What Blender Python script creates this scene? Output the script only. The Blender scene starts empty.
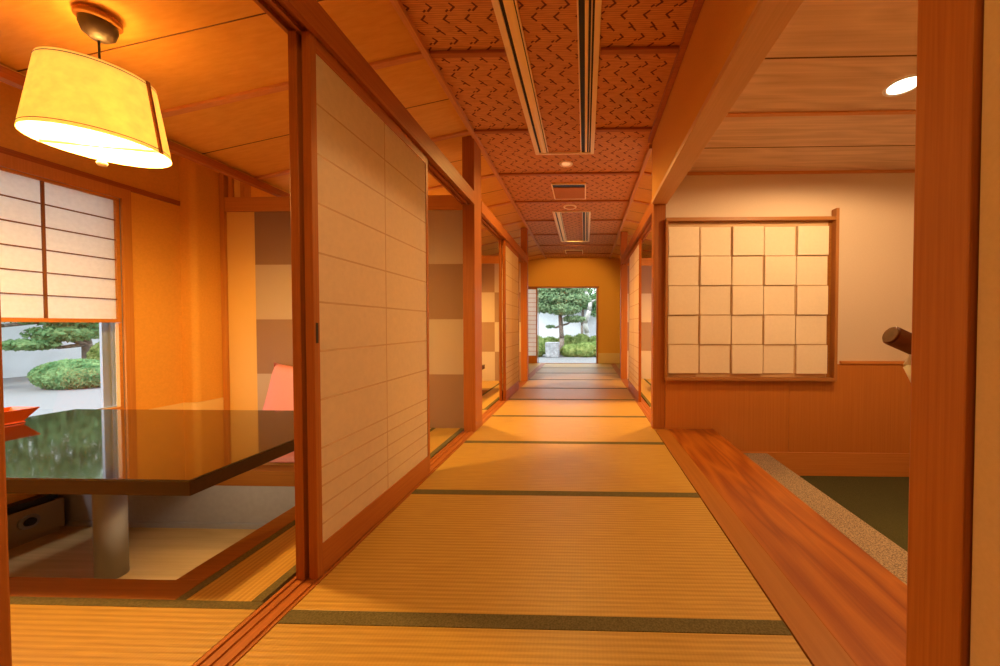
import bpy, bmesh, math, random
from mathutils import Vector, Matrix
random.seed(7)
R = math.radians
COL = bpy.context.scene.collection

# ------------------------------------------------------------------ materials
def mat_new(name):
    m = bpy.data.materials.new(name); m.use_nodes = True
    nt = m.node_tree
    return m, nt, nt.nodes['Principled BSDF']

def rgba(c): return (c[0], c[1], c[2], 1.0)

def plain(name, c, rough=0.6, spec=0.3, noise=0.0, nscale=30.0, metal=0.0, bump=0.0, coat=0.0):
    m, nt, b = mat_new(name)
    b.inputs['Base Color'].default_value = rgba(c)
    b.inputs['Roughness'].default_value = rough
    b.inputs['Specular IOR Level'].default_value = spec
    b.inputs['Metallic'].default_value = metal
    b.inputs['Coat Weight'].default_value = coat
    b.inputs['Coat Roughness'].default_value = 0.04
    if noise > 0 or bump > 0:
        tc = nt.nodes.new('ShaderNodeTexCoord'); n = nt.nodes.new('ShaderNodeTexNoise')
        n.inputs['Scale'].default_value = nscale; n.inputs['Detail'].default_value = 4
        nt.links.new(tc.outputs['Object'], n.inputs['Vector'])
        if noise > 0:
            r = nt.nodes.new('ShaderNodeValToRGB')
            r.color_ramp.elements[0].position = 0.3; r.color_ramp.elements[1].position = 0.7
            r.color_ramp.elements[0].color = rgba([x*(1-noise) for x in c])
            r.color_ramp.elements[1].color = rgba([min(1, x*(1+noise)) for x in c])
            nt.links.new(n.outputs['Fac'], r.inputs['Fac']); nt.links.new(r.outputs['Color'], b.inputs['Base Color'])
        if bump > 0:
            bp = nt.nodes.new('ShaderNodeBump'); bp.inputs['Strength'].default_value = bump; bp.inputs['Distance'].default_value = 0.002
            nt.links.new(n.outputs['Fac'], bp.inputs['Height']); nt.links.new(bp.outputs['Normal'], b.inputs['Normal'])
    return m

def wood(name, c1, c2, axis='z', fine=90.0, along=2.0, rough=0.45, spec=0.3, figure=0.0, coat=0.0):
    """straight grain along one axis; figure > 0 adds broad wandering cathedral bands"""
    m, nt, b = mat_new(name)
    tc = nt.nodes.new('ShaderNodeTexCoord'); mp = nt.nodes.new('ShaderNodeMapping')
    s = [fine, fine, fine]; s['xyz'.index(axis)] = along
    mp.inputs['Scale'].default_value = s
    n = nt.nodes.new('ShaderNodeTexNoise'); n.inputs['Scale'].default_value = 1.0
    n.inputs['Detail'].default_value = 5; n.inputs['Roughness'].default_value = 0.6
    nt.links.new(tc.outputs['Object'], mp.inputs['Vector']); nt.links.new(mp.outputs['Vector'], n.inputs['Vector'])
    fac = n.outputs['Fac']
    if figure > 0:
        mp2 = nt.nodes.new('ShaderNodeMapping')
        s2 = [7.0, 7.0, 7.0]; s2['xyz'.index(axis)] = 0.9
        mp2.inputs['Scale'].default_value = s2
        n2 = nt.nodes.new('ShaderNodeTexNoise'); n2.inputs['Scale'].default_value = 1.0; n2.inputs['Detail'].default_value = 1.5
        mu = nt.nodes.new('ShaderNodeMath'); mu.operation = 'MULTIPLY'; mu.inputs[1].default_value = 9.0
        fr = nt.nodes.new('ShaderNodeMath'); fr.operation = 'PINGPONG'; fr.inputs[1].default_value = 1.0
        mx = nt.nodes.new('ShaderNodeMix'); mx.data_type = 'FLOAT'; mx.inputs[0].default_value = figure
        nt.links.new(tc.outputs['Object'], mp2.inputs['Vector']); nt.links.new(mp2.outputs['Vector'], n2.inputs['Vector'])
        nt.links.new(n2.outputs['Fac'], mu.inputs[0]); nt.links.new(mu.outputs[0], fr.inputs[0])
        nt.links.new(n.outputs['Fac'], mx.inputs[2]); nt.links.new(fr.outputs[0], mx.inputs[3])
        fac = mx.outputs[0]
    r = nt.nodes.new('ShaderNodeValToRGB')
    r.color_ramp.elements[0].position = 0.25; r.color_ramp.elements[1].position = 0.75
    r.color_ramp.elements[0].color = rgba(c1); r.color_ramp.elements[1].color = rgba(c2)
    nt.links.new(fac, r.inputs['Fac']); nt.links.new(r.outputs['Color'], b.inputs['Base Color'])
    b.inputs['Roughness'].default_value = rough; b.inputs['Specular IOR Level'].default_value = spec
    b.inputs['Coat Weight'].default_value = coat; b.inputs['Coat Roughness'].default_value = 0.12
    return m

def tatami_mat(name, axis):
    """rush weave: fine ribs along `axis` direction repeated across it"""
    m, nt, b = mat_new(name)
    tc = nt.nodes.new('ShaderNodeTexCoord')
    sx = nt.nodes.new('ShaderNodeSeparateXYZ'); nt.links.new(tc.outputs['Object'], sx.inputs[0])
    rib = sx.outputs['Y' if axis == 'x' else 'X']; other = sx.outputs['X' if axis == 'x' else 'Y']
    def wave(src, period):
        k = nt.nodes.new('ShaderNodeMath'); k.operation = 'MULTIPLY'; k.inputs[1].default_value = 2*math.pi/period
        s = nt.nodes.new('ShaderNodeMath'); s.operation = 'SINE'
        nt.links.new(src, k.inputs[0]); nt.links.new(k.outputs[0], s.inputs[0]); return s.outputs[0]
    w1 = wave(rib, 0.021); w2 = wave(other, 0.012)
    mp = nt.nodes.new('ShaderNodeMapping'); mp.inputs['Scale'].default_value = (6, 160, 20) if axis == 'x' else (160, 6, 20)
    n = nt.nodes.new('ShaderNodeTexNoise'); n.inputs['Scale'].default_value = 1; n.inputs['Detail'].default_value = 3
    nt.links.new(tc.outputs['Object'], mp.inputs[0]); nt.links.new(mp.outputs[0], n.inputs[0])
    add = nt.nodes.new('ShaderNodeMath'); add.operation = 'MULTIPLY_ADD'; add.inputs[1].default_value = 0.20
    nt.links.new(w1, add.inputs[0]); nt.links.new(n.outputs['Fac'], add.inputs[2])
    a2 = nt.nodes.new('ShaderNodeMath'); a2.operation = 'MULTIPLY_ADD'; a2.inputs[1].default_value = 0.05
    nt.links.new(w2, a2.inputs[0]); nt.links.new(add.outputs[0], a2.inputs[2])
    r = nt.nodes.new('ShaderNodeValToRGB')
    r.color_ramp.elements[0].position = 0.2; r.color_ramp.elements[1].position = 0.8
    r.color_ramp.elements[0].color = rgba((0.38, 0.215, 0.036)); r.color_ramp.elements[1].color = rgba((0.55, 0.345, 0.072))
    nt.links.new(a2.outputs[0], r.inputs['Fac']); nt.links.new(r.outputs['Color'], b.inputs['Base Color'])
    bp = nt.nodes.new('ShaderNodeBump'); bp.inputs['Strength'].default_value = 0.35; bp.inputs['Distance'].default_value = 0.002
    nt.links.new(a2.outputs[0], bp.inputs['Height']); nt.links.new(bp.outputs['Normal'], b.inputs['Normal'])
    b.inputs['Roughness'].default_value = 0.42; b.inputs['Specular IOR Level'].default_value = 0.5
    return m

def paper(name, c, trans=0.5, noise=0.04):
    """washi: part diffuse, part translucent"""
    m, nt, b = mat_new(name); nt.nodes.remove(b)
    out = nt.nodes['Material Output']
    d = nt.nodes.new('ShaderNodeBsdfDiffuse'); t = nt.nodes.new('ShaderNodeBsdfTranslucent'); mx = nt.nodes.new('ShaderNodeMixShader')
    tc = nt.nodes.new('ShaderNodeTexCoord'); n = nt.nodes.new('ShaderNodeTexNoise'); n.inputs['Scale'].default_value = 40; n.inputs['Detail'].default_value = 5
    r = nt.nodes.new('ShaderNodeValToRGB')
    r.color_ramp.elements[0].position = 0.3; r.color_ramp.elements[1].position = 0.7
    r.color_ramp.elements[0].color = rgba([x*(1-noise) for x in c]); r.color_ramp.elements[1].color = rgba([min(1, x*(1+noise)) for x in c])
    nt.links.new(tc.outputs['Object'], n.inputs[0]); nt.links.new(n.outputs['Fac'], r.inputs[0])
    nt.links.new(r.outputs[0], d.inputs[0]); nt.links.new(r.outputs[0], t.inputs[0])
    mx.inputs[0].default_value = trans
    nt.links.new(d.outputs[0], mx.inputs[1]); nt.links.new(t.outputs[0], mx.inputs[2]); nt.links.new(mx.outputs[0], out.inputs[0])
    return m

def emit(name, c, s, base=None):
    m, nt, b = mat_new(name)
    b.inputs['Base Color'].default_value = rgba(base or c)
    b.inputs['Emission Color'].default_value = rgba(c); b.inputs['Emission Strength'].default_value = s
    return m

def glass_mat(name):
    m, nt, b = mat_new(name); nt.nodes.remove(b)
    out = nt.nodes['Material Output']
    t = nt.nodes.new('ShaderNodeBsdfTransparent'); g = nt.nodes.new('ShaderNodeBsdfGlossy'); mx = nt.nodes.new('ShaderNodeMixShader')
    t.inputs[0].default_value = (0.95, 0.98, 0.97, 1); g.inputs['Roughness'].default_value = 0.02
    mx.inputs[0].default_value = 0.05
    nt.links.new(t.outputs[0], mx.inputs[1]); nt.links.new(g.outputs[0], mx.inputs[2]); nt.links.new(mx.outputs[0], out.inputs[0])
    return m

def checker_wallpaper(name, ox, oz, cell, ca, cb):
    m, nt, b = mat_new(name)
    tc = nt.nodes.new('ShaderNodeTexCoord'); sx = nt.nodes.new('ShaderNodeSeparateXYZ'); nt.links.new(tc.outputs['Object'], sx.inputs[0])
    fl = []
    for ax, o in (('X', ox), ('Z', oz)):
        a = nt.nodes.new('ShaderNodeMath'); a.operation = 'SUBTRACT'; a.inputs[1].default_value = o
        d = nt.nodes.new('ShaderNodeMath'); d.operation = 'DIVIDE'; d.inputs[1].default_value = cell
        f = nt.nodes.new('ShaderNodeMath'); f.operation = 'FLOOR'
        nt.links.new(sx.outputs[ax], a.inputs[0]); nt.links.new(a.outputs[0], d.inputs[0]); nt.links.new(d.outputs[0], f.inputs[0]); fl.append(f)
    ad = nt.nodes.new('ShaderNodeMath'); ad.operation = 'ADD'
    nt.links.new(fl[0].outputs[0], ad.inputs[0]); nt.links.new(fl[1].outputs[0], ad.inputs[1])
    md = nt.nodes.new('ShaderNodeMath'); md.operation = 'FLOORED_MODULO'; md.inputs[1].default_value = 2
    nt.links.new(ad.outputs[0], md.inputs[0])
    mx = nt.nodes.new('ShaderNodeMix'); mx.data_type = 'RGBA'
    nt.links.new(md.outputs[0], mx.inputs[0]); mx.inputs[6].default_value = rgba(ca); mx.inputs[7].default_value = rgba(cb)
    nt.links.new(mx.outputs[2], b.inputs['Base Color'])
    b.inputs['Roughness'].default_value = 0.8; b.inputs['Specular IOR Level'].default_value = 0.1
    return m

def leaf_mat(name, c1, c2, scale=6.0):
    m, nt, b = mat_new(name); nt.nodes.remove(b)
    out = nt.nodes['Material Output']
    tc = nt.nodes.new('ShaderNodeTexCoord'); n = nt.nodes.new('ShaderNodeTexNoise'); n.inputs['Scale'].default_value = scale; n.inputs['Detail'].default_value = 6
    r = nt.nodes.new('ShaderNodeValToRGB'); r.color_ramp.elements[0].position = 0.35; r.color_ramp.elements[1].position = 0.68
    r.color_ramp.elements[0].color = rgba(c1); r.color_ramp.elements[1].color = rgba(c2)
    d = nt.nodes.new('ShaderNodeBsdfDiffuse'); t = nt.nodes.new('ShaderNodeBsdfTranslucent'); mx = nt.nodes.new('ShaderNodeMixShader'); mx.inputs[0].default_value = 0.4
    nt.links.new(tc.outputs['Object'], n.inputs[0]); nt.links.new(n.outputs['Fac'], r.inputs[0])
    nt.links.new(r.outputs[0], d.inputs[0]); nt.links.new(r.outputs[0], t.inputs[0])
    nt.links.new(d.outputs[0], mx.inputs[1]); nt.links.new(t.outputs[0], mx.inputs[2]); nt.links.new(mx.outputs[0], out.inputs[0])
    return m

M = {}
M['post'] = wood('pillar_wood', (0.31, 0.086, 0.013), (0.44, 0.148, 0.027), 'z', 120, 2.5)
M['rail_y'] = wood('lintel_wood', (0.31, 0.086, 0.013), (0.44, 0.148, 0.027), 'y', 120, 2.5)
M['rail_x'] = wood('beam_wood', (0.31, 0.086, 0.013), (0.44, 0.148, 0.027), 'x', 120, 2.5)
M['beam_plain'] = wood('beam_plain_wood', (0.62, 0.36, 0.17), (0.72, 0.44, 0.22), 'y', 90, 2)
M['moulding'] = wood('moulding_wood', (0.55, 0.24, 0.08), (0.68, 0.33, 0.12), 'y', 90, 2)
M['lightwood_z'] = wood('pale_hinoki_upright', (0.50, 0.20, 0.040), (0.62, 0.28, 0.065), 'z', 100, 2)
M['lightwood_x'] = wood('pale_hinoki_beam', (0.50, 0.20, 0.040), (0.62, 0.28, 0.065), 'x', 100, 2)
M['lightwood_y'] = wood('pale_hinoki_rail', (0.50, 0.20, 0.040), (0.62, 0.28, 0.065), 'y', 100, 2)
M['dark_bar'] = plain('dark_lattice', (0.20, 0.075, 0.02), 0.7)
M['hwall'] = plain('hanging_ochre_plaster', (0.72, 0.39, 0.11), 0.9, 0.1, noise=0.03, nscale=120, bump=0.2)  # orange plaster of the hanging wall, one even tone
M['batten'] = wood('batten_wood', (0.36, 0.11, 0.032), (0.48, 0.17, 0.055), 'x', 90, 2)
M['batten_light'] = wood('batten_light_wood', (0.55, 0.22, 0.07), (0.66, 0.29, 0.10), 'x', 90, 2)
M['slope'] = wood('ceiling_board', (0.66, 0.31, 0.045), (0.76, 0.39, 0.070), 'x', 40, 1.2, rough=0.5)
M['gceil'] = wood('cedar_board', (0.58, 0.39, 0.25), (0.80, 0.58, 0.40), 'x', 60, 1.2, rough=0.5, figure=0.30)
M['groove'] = plain('board_groove', (0.13, 0.05, 0.015), 0.8)
M['step'] = wood('step_board_wood', (0.22, 0.046, 0.004), (0.40, 0.12, 0.011), 'y', 70, 1.5, rough=0.32, spec=0.4, figure=0.45, coat=0.08)
M['strip'] = wood('edge_strip_wood', (0.29, 0.105, 0.013), (0.38, 0.15, 0.024), 'y', 60, 1.3, rough=0.35, spec=0.4)
M['wains'] = wood('wainscot_wood', (0.47, 0.155, 0.025), (0.55, 0.20, 0.036), 'z', 110, 1.5)
M['skirt'] = wood('skirting_wood', (0.52, 0.18, 0.035), (0.64, 0.25, 0.055), 'x', 90, 1.5)
M['pitfloor'] = wood('pit_floor_board', (0.46, 0.30, 0.12), (0.60, 0.41, 0.19), 'x', 50, 1.2, rough=0.35, figure=0.25)
M['pitwall'] = plain('grey_laminate', (0.33, 0.34, 0.40), 0.5, noise=0.04)
M['pitframe'] = wood('pit_frame_wood', (0.25, 0.088, 0.014), (0.33, 0.125, 0.022), 'x', 90, 2, rough=0.6, spec=0.15)
M['tat_x'] = tatami_mat('rush_weave_across', 'x')
M['tat_y'] = tatami_mat('rush_weave_along', 'y')
M['heri'] = plain('green_edging_cloth', (0.135, 0.115, 0.055), 0.85, 0.1, noise=0.3, nscale=160)
M['wall'] = plain('ochre_plaster', (0.76, 0.41, 0.09), 0.9, 0.1, noise=0.04, nscale=60, bump=0.15)
M['walllow'] = plain('pale_wall_paper', (0.80, 0.60, 0.30), 0.85, 0.1)
M['gwall'] = plain('cream_plaster', (0.68, 0.56, 0.45), 0.9, 0.1, noise=0.02, nscale=80, bump=0.1)
M['cwall'] = plain('tan_plaster', (0.60, 0.40, 0.22), 0.9, 0.1, noise=0.03, nscale=120, bump=0.2)
M['panel'] = plain('yellow_plaster', (0.80, 0.53, 0.17), 0.85, 0.1)
M['checker'] = checker_wallpaper('checked_wallpaper', -3.232, -0.011, 0.535, (0.50, 0.41, 0.31), (0.31, 0.195, 0.125))
M['paper'] = paper('shoji_paper', (0.84, 0.72, 0.56), 0.45)
M['kumi_shadow'] = plain('lattice_shadow_tint', (0.60, 0.42, 0.26), 0.8, 0.1)  # darker paper tint imitating the lattice shadow on the sheet
M['shade_paper'] = paper('window_shoji_paper', (0.86, 0.84, 0.80), 0.42)
M['frame_x'] = wood('panel_frame_wood', (0.34, 0.135, 0.035), (0.44, 0.19, 0.055), 'x', 100, 2)
M['frame_z'] = wood('panel_stile_wood', (0.34, 0.135, 0.035), (0.44, 0.19, 0.055), 'z', 100, 2)
M['backing'] = plain('tan_backing', (0.62, 0.42, 0.24), 0.8)
M['gpaper'] = paper('woven_paper', (0.92, 0.80, 0.64), 0.1, 0.02)
M['kumiko'] = wood('lattice_wood', (0.45, 0.17, 0.05), (0.58, 0.25, 0.08), 'z', 90, 2)
M['dark'] = plain('dark_hardware', (0.02, 0.015, 0.012), 0.4)
M['lacquer'] = plain('black_lacquer', (0.022, 0.011, 0.006), 0.06, 0.6, coat=0.3)
M['lacquer_edge'] = wood('lacquer_edge', (0.030, 0.013, 0.006), (0.05, 0.022, 0.010), 'x', 60, 1, rough=0.35)
M['leg'] = plain('grey_metal', (0.30, 0.30, 0.32), 0.45, 0.4)
M['tray'] = plain('vermilion_lacquer', (0.62, 0.10, 0.012), 0.25, 0.5)
M['pink'] = plain('pink_cloth', (0.76, 0.32, 0.31), 0.9, 0.1, noise=0.06, nscale=200, bump=0.2)
M['cream'] = plain('cream_enamel', (0.34, 0.27, 0.17), 0.45)
M['stone'] = plain('speckled_granite', (0.30, 0.225, 0.155), 0.7, 0.3, noise=0.75, nscale=140)
M['carpet'] = plain('dark_green_carpet', (0.080, 0.078, 0.034), 0.95, 0.05, noise=0.35, nscale=300)
M['alu'] = plain('aluminium', (0.30, 0.34, 0.42), 0.4, 0.5)
M['cool_white'] = plain('cool_white_paint', (0.46, 0.74, 1.0), 0.5)
M['white'] = plain('white_paint', (0.85, 0.85, 0.83), 0.5)
M['gold'] = plain('gold_anodised', (1.0, 0.80, 0.42), 0.3, 0.5, metal=0.2)
M['fixture'] = plain('pale_fixture', (0.98, 0.80, 0.50), 0.45)
M['grille'] = plain('woven_fixture_panel', (0.52, 0.21, 0.08), 0.7, noise=0.1, nscale=120)
M['glass'] = glass_mat('window_glass')
M['shade'] = None
M['bark'] = plain('bark', (0.16, 0.13, 0.11), 0.9, noise=0.35, nscale=14)
M['bark_pale'] = plain('pale_bark', (0.40, 0.39, 0.36), 0.8, noise=0.15, nscale=14)
M['pine'] = leaf_mat('pine_needles', (0.11, 0.20, 0.10), (0.31, 0.41, 0.22), 5)
M['leaf'] = leaf_mat('broad_leaves', (0.09, 0.22, 0.09), (0.29, 0.44, 0.20), 5)
M['azalea'] = leaf_mat('azalea_leaves', (0.15, 0.24, 0.065), (0.38, 0.45, 0.17), 7)
M['gravel'] = plain('pale_gravel', (0.17, 0.172, 0.178), 0.95, 0.1, noise=0.25, nscale=40)
M['gwallout'] = plain('pale_garden_plaster', (0.58, 0.60, 0.63), 0.9, 0.1, noise=0.05, nscale=3)
M['rock'] = plain('grey_stone', (0.26, 0.27, 0.29), 0.9, 0.2, noise=0.3, nscale=9, bump=0.6)
M['roof'] = plain('roof_board', (0.25, 0.2, 0.16), 0.8)
M['woven'] = None

# woven bark ceiling: fine horizontal strips
m, nt, b = mat_new('woven_bark')
tc = nt.nodes.new('ShaderNodeTexCoord'); sx = nt.nodes.new('ShaderNodeSeparateXYZ'); nt.links.new(tc.outputs['Object'], sx.inputs[0])
k = nt.nodes.new('ShaderNodeMath'); k.operation = 'MULTIPLY'; k.inputs[1].default_value = 2*math.pi/0.014
s = nt.nodes.new('ShaderNodeMath'); s.operation = 'SINE'; nt.links.new(sx.outputs['Y'], k.inputs[0]); nt.links.new(k.outputs[0], s.inputs[0])
mp = nt.nodes.new('ShaderNodeMapping'); mp.inputs['Scale'].default_value = (12, 90, 1); n = nt.nodes.new('ShaderNodeTexNoise'); n.inputs['Scale'].default_value = 1; n.inputs['Detail'].default_value = 3
nt.links.new(tc.outputs['Object'], mp.inputs[0]); nt.links.new(mp.outputs[0], n.inputs[0])
ad = nt.nodes.new('ShaderNodeMath'); ad.operation = 'MULTIPLY_ADD'; ad.inputs[1].default_value = 0.2
nt.links.new(s.outputs[0], ad.inputs[0]); nt.links.new(n.outputs['Fac'], ad.inputs[2])
r = nt.nodes.new('ShaderNodeValToRGB'); r.color_ramp.elements[0].position = 0.25; r.color_ramp.elements[1].position = 0.75
r.color_ramp.elements[0].color = rgba((0.52, 0.20, 0.050)); r.color_ramp.elements[1].color = rgba((0.72, 0.33, 0.095))
nt.links.new(ad.outputs[0], r.inputs[0]); nt.links.new(r.outputs[0], b.inputs['Base Color']); b.inputs['Roughness'].default_value = 0.6
M['woven'] = m
M['tick'] = plain('dark_weave_strip', (0.17, 0.045, 0.018), 0.6)

# lamp shade: translucent parchment that glows from the bulb inside
def shade_material(name, c, e, tr=0.5):
    m, nt, b = mat_new(name); nt.nodes.remove(b)
    out = nt.nodes['Material Output']
    d = nt.nodes.new('ShaderNodeBsdfDiffuse'); t = nt.nodes.new('ShaderNodeBsdfTranslucent'); mx = nt.nodes.new('ShaderNodeMixShader'); mx.inputs[0].default_value = tr
    em = nt.nodes.new('ShaderNodeEmission'); ads = nt.nodes.new('ShaderNodeAddShader')
    tc = nt.nodes.new('ShaderNodeTexCoord'); n = nt.nodes.new('ShaderNodeTexNoise'); n.inputs['Scale'].default_value = 22; n.inputs['Detail'].default_value = 7
    r = nt.nodes.new('ShaderNodeValToRGB'); r.color_ramp.elements[0].position = 0.3; r.color_ramp.elements[1].position = 0.7
    r.color_ramp.elements[0].color = rgba([x*0.86 for x in c]); r.color_ramp.elements[1].color = rgba(c)
    nt.links.new(tc.outputs['Object'], n.inputs[0]); nt.links.new(n.outputs['Fac'], r.inputs[0])
    for q in (d, t, em): nt.links.new(r.outputs[0], q.inputs[0])
    em.inputs[1].default_value = e
    nt.links.new(d.outputs[0], mx.inputs[1]); nt.links.new(t.outputs[0], mx.inputs[2])
    nt.links.new(mx.outputs[0], ads.inputs[0]); nt.links.new(em.outputs[0], ads.inputs[1]); nt.links.new(ads.outputs[0], out.inputs[0])
    return m
M['shade'] = shade_material('glowing_parchment', (0.96, 0.69, 0.16), 0.42, 0.13)
M['shade_in'] = shade_material('white_shade_lining', (1.0, 0.86, 0.50), 1.2)
M['diffuser'] = paper('diffuser_paper', (0.97, 0.92, 0.80), 0.85)
M['bulb'] = emit('bulb_glow', (1.0, 0.85, 0.55), 6.0)
M['down'] = emit('downlight_glow', (1.0, 0.88, 0.66), 9.0)
M['down_dim'] = emit('small_downlight_glow', (1.0, 0.70, 0.36), 0.35)

# ------------------------------------------------------------------ mesh helpers
class MB:
    """collects shapes in world coordinates; build() links them as one mesh object"""
    def __init__(self): self.bm = bmesh.new(); self.mi = 0
    def _mark(self, n0):
        self.bm.faces.ensure_lookup_table()
        for f in self.bm.faces[n0:]: f.material_index = self.mi
    def box(self, x0, x1, y0, y1, z0, z1, bev=0.0):
        n0 = len(self.bm.faces)
        x0, x1 = min(x0, x1), max(x0, x1); y0, y1 = min(y0, y1), max(y0, y1); z0, z1 = min(z0, z1), max(z0, z1)
        g = bmesh.ops.create_cube(self.bm, size=1.0)
        vs = g['verts']
        for v in vs: v.co = Vector(((x0+x1)/2 + v.co.x*(x1-x0), (y0+y1)/2 + v.co.y*(y1-y0), (z0+z1)/2 + v.co.z*(z1-z0)))
        if bev > 0:
            es = list({e for v in vs for e in v.link_edges})
            bmesh.ops.bevel(self.bm, geom=es, offset=bev, segments=2, affect='EDGES', profile=0.5)
        self._mark(n0); return self
    def prism(self, pts, axis, a, b):
        """extrude a closed outline (2-D points of the two other axes in order) along an axis from a to b"""
        n0 = len(self.bm.faces)
        def P(p, t):
            if axis == 'x': return (t, p[0], p[1])
            if axis == 'y': return (p[0], t, p[1])
            return (p[0], p[1], t)
        v0 = [self.bm.verts.new(P(p, a)) for p in pts]; v1 = [self.bm.verts.new(P(p, b)) for p in pts]
        fs = [self.bm.faces.new(v0), self.bm.faces.new(v1[::-1])]
        for i in range(len(pts)):
            j = (i+1) % len(pts); fs.append(self.bm.faces.new((v0[j], v0[i], v1[i], v1[j])))
        bmesh.ops.recalc_face_normals(self.bm, faces=fs)
        self._mark(n0); return self
    def quad(self, a, b, c, d):
        n0 = len(self.bm.faces)
        self.bm.faces.new([self.bm.verts.new(p) for p in (a, b, c, d)]); self._mark(n0); return self
    def tube(self, p0, p1, r0, r1=None, seg=20, caps=True):
        n0 = len(self.bm.faces)
        r1 = r0 if r1 is None else r1
        p0, p1 = Vector(p0), Vector(p1); d = (p1-p0)
        q = d.to_track_quat('Z', 'Y').to_matrix()
        ra = [self.bm.verts.new(p0 + q @ Vector((r0*math.cos(2*math.pi*i/seg), r0*math.sin(2*math.pi*i/seg), 0))) for i in range(seg)]
        rb = [self.bm.verts.new(p1 + q @ Vector((r1*math.cos(2*math.pi*i/seg), r1*math.sin(2*math.pi*i/seg), 0))) for i in range(seg)]
        fs = []
        for i in range(seg):
            j = (i+1) % seg; f = self.bm.faces.new((ra[i], ra[j], rb[j], rb[i])); f.smooth = True; fs.append(f)
        if caps: fs.append(self.bm.faces.new(ra[::-1])); fs.append(self.bm.faces.new(rb))
        bmesh.ops.recalc_face_normals(self.bm, faces=fs)
        self._mark(n0); return self
    def chain(self, pts, radii, seg=12):
        for i in range(len(pts)-1): self.tube(pts[i], pts[i+1], radii[i], radii[i+1], seg)
        return self
    def lathe(self, c, prof, seg=40, smooth=True):
        """prof: list of (radius, z) offsets round a vertical axis through c"""
        n0 = len(self.bm.faces)
        rings = []
        for r_, z_ in prof:
            if r_ < 1e-6: rings.append([self.bm.verts.new((c[0], c[1], c[2]+z_))])
            else: rings.append([self.bm.verts.new((c[0]+r_*math.cos(2*math.pi*i/seg), c[1]+r_*math.sin(2*math.pi*i/seg), c[2]+z_)) for i in range(seg)])
        for a, b_ in zip(rings[:-1], rings[1:]):
            for i in range(seg):
                j = (i+1) % seg
                if len(a) == 1 and len(b_) == 1: continue
                if len(a) == 1: f = self.bm.faces.new((a[0], b_[j], b_[i]))
                elif len(b_) == 1: f = self.bm.faces.new((a[i], a[j], b_[0]))
                else: f = self.bm.faces.new((a[i], a[j], b_[j], b_[i]))
                f.smooth = smooth
        self._mark(n0); return self
    def leaves(self, c, rad, n, size, flat=0.0, shell=0.35, drop=0.0):
        """n leaf blades spread through an ellipsoid, mostly near its surface"""
        n0 = len(self.bm.faces)
        for _ in range(n):
            while True:
                d = Vector((random.gauss(0, 1), random.gauss(0, 1), random.gauss(0, 1)))
                if d.length > 0.01: break
            d.normalize()
            if d.z < 0 and random.random() < drop: d.z = -d.z
            t = 1 - shell*random.random()**1.5
            p = Vector((c[0]+d.x*rad[0]*t, c[1]+d.y*rad[1]*t, c[2]+d.z*rad[2]*t))
            nrm = (d + Vector((random.gauss(0, .6), random.gauss(0, .6), random.gauss(0, .6)+flat))).normalized()
            u_ = nrm.orthogonal().normalized(); u_.rotate(Matrix.Rotation(random.random()*6.28, 3, nrm)); w_ = nrm.cross(u_)
            s_ = size*(0.6+0.8*random.random())
            self.bm.faces.new([self.bm.verts.new(p+q) for q in (u_*s_, w_*s_*0.45, -u_*s_, -w_*s_*0.45)])
        self._mark(n0); return self
    def blob(self, c, rad, sub=3, amp=0.08):
        n0 = len(self.bm.faces)
        g = bmesh.ops.create_icosphere(self.bm, subdivisions=sub, radius=1.0)
        for v in g['verts']:
            f = 1 + amp*(math.sin(v.co.x*5+c[0]*3)*math.cos(v.co.y*6+c[1]) + 0.6*math.sin(v.co.z*8+v.co.x*4))
            v.co = Vector((c[0]+v.co.x*rad[0]*f, c[1]+v.co.y*rad[1]*f, c[2]+v.co.z*rad[2]*f))
        self.bm.faces.ensure_lookup_table()
        for f in self.bm.faces[n0:]: f.smooth = True
        self._mark(n0); return self
    def build(self, name, mats, parent=None):
        mats = mats if isinstance(mats, (list, tuple)) else [mats]
        if parent is not None:
            off = parent_world(parent)
            bmesh.ops.translate(self.bm, verts=self.bm.verts, vec=-off)
        me = bpy.data.meshes.new(name); self.bm.to_mesh(me); self.bm.free()
        for mm in mats: me.materials.append(mm)
        o = bpy.data.objects.new(name, me); COL.objects.link(o)
        if parent is not None: o.parent = parent
        return o

def parent_world(o):
    v = Vector((0, 0, 0))
    while o is not None: v += o.location; o = o.parent
    return v

def tag(o, label, cat, group=None, kind=None):
    o['label'] = label; o['category'] = cat
    if group: o['group'] = group
    if kind: o['kind'] = kind
    return o
def thing(name, label, cat, loc, group=None):
    o = bpy.data.objects.new(name, None); o.empty_display_size = 0.1; COL.objects.link(o); o.location = loc
    return tag(o, label, cat, group)
def struct(name, mb, mats, label, cat, group=None):
    return tag(mb.build(name, mats), label, cat, group, 'structure')
def copy_tree(o, loc=None, label=None, parent=None):
    c = o.copy(); COL.objects.link(c)
    if parent is not None: c.parent = parent
    if loc is not None: c.location = loc
    if label: c['label'] = label
    for ch in list(o.children): copy_tree(ch, parent=c)
    return c

# ------------------------------------------------------------------ key dimensions (metres; camera 1 m above the tatami)
XL, XR = -1.035, 0.672            # tatami edges of the corridor
SLO, SRO = -1.155, 0.792          # outer edges of the sills
YW = 9.2                          # end wall
CZ = 2.77                         # flat corridor ceiling
SL = 0.2                          # slope of the side ceilings
XW = -3.69                        # window wall
XB = -3.05                        # where the sloped ceiling stops at a beam
def mir(x): return -0.363 - x
SEAMS = [0.25, 1.157, 2.062, 2.966, 3.83, 4.70, 5.55, 6.43, 7.32, 8.22, 9.12]
BATS = [1.375+0.907*i for i in range(-3, 9)]
BAYS_L = [(0.455, 3.36), (3.45, 6.27)]
DY2 = 2.92

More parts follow.
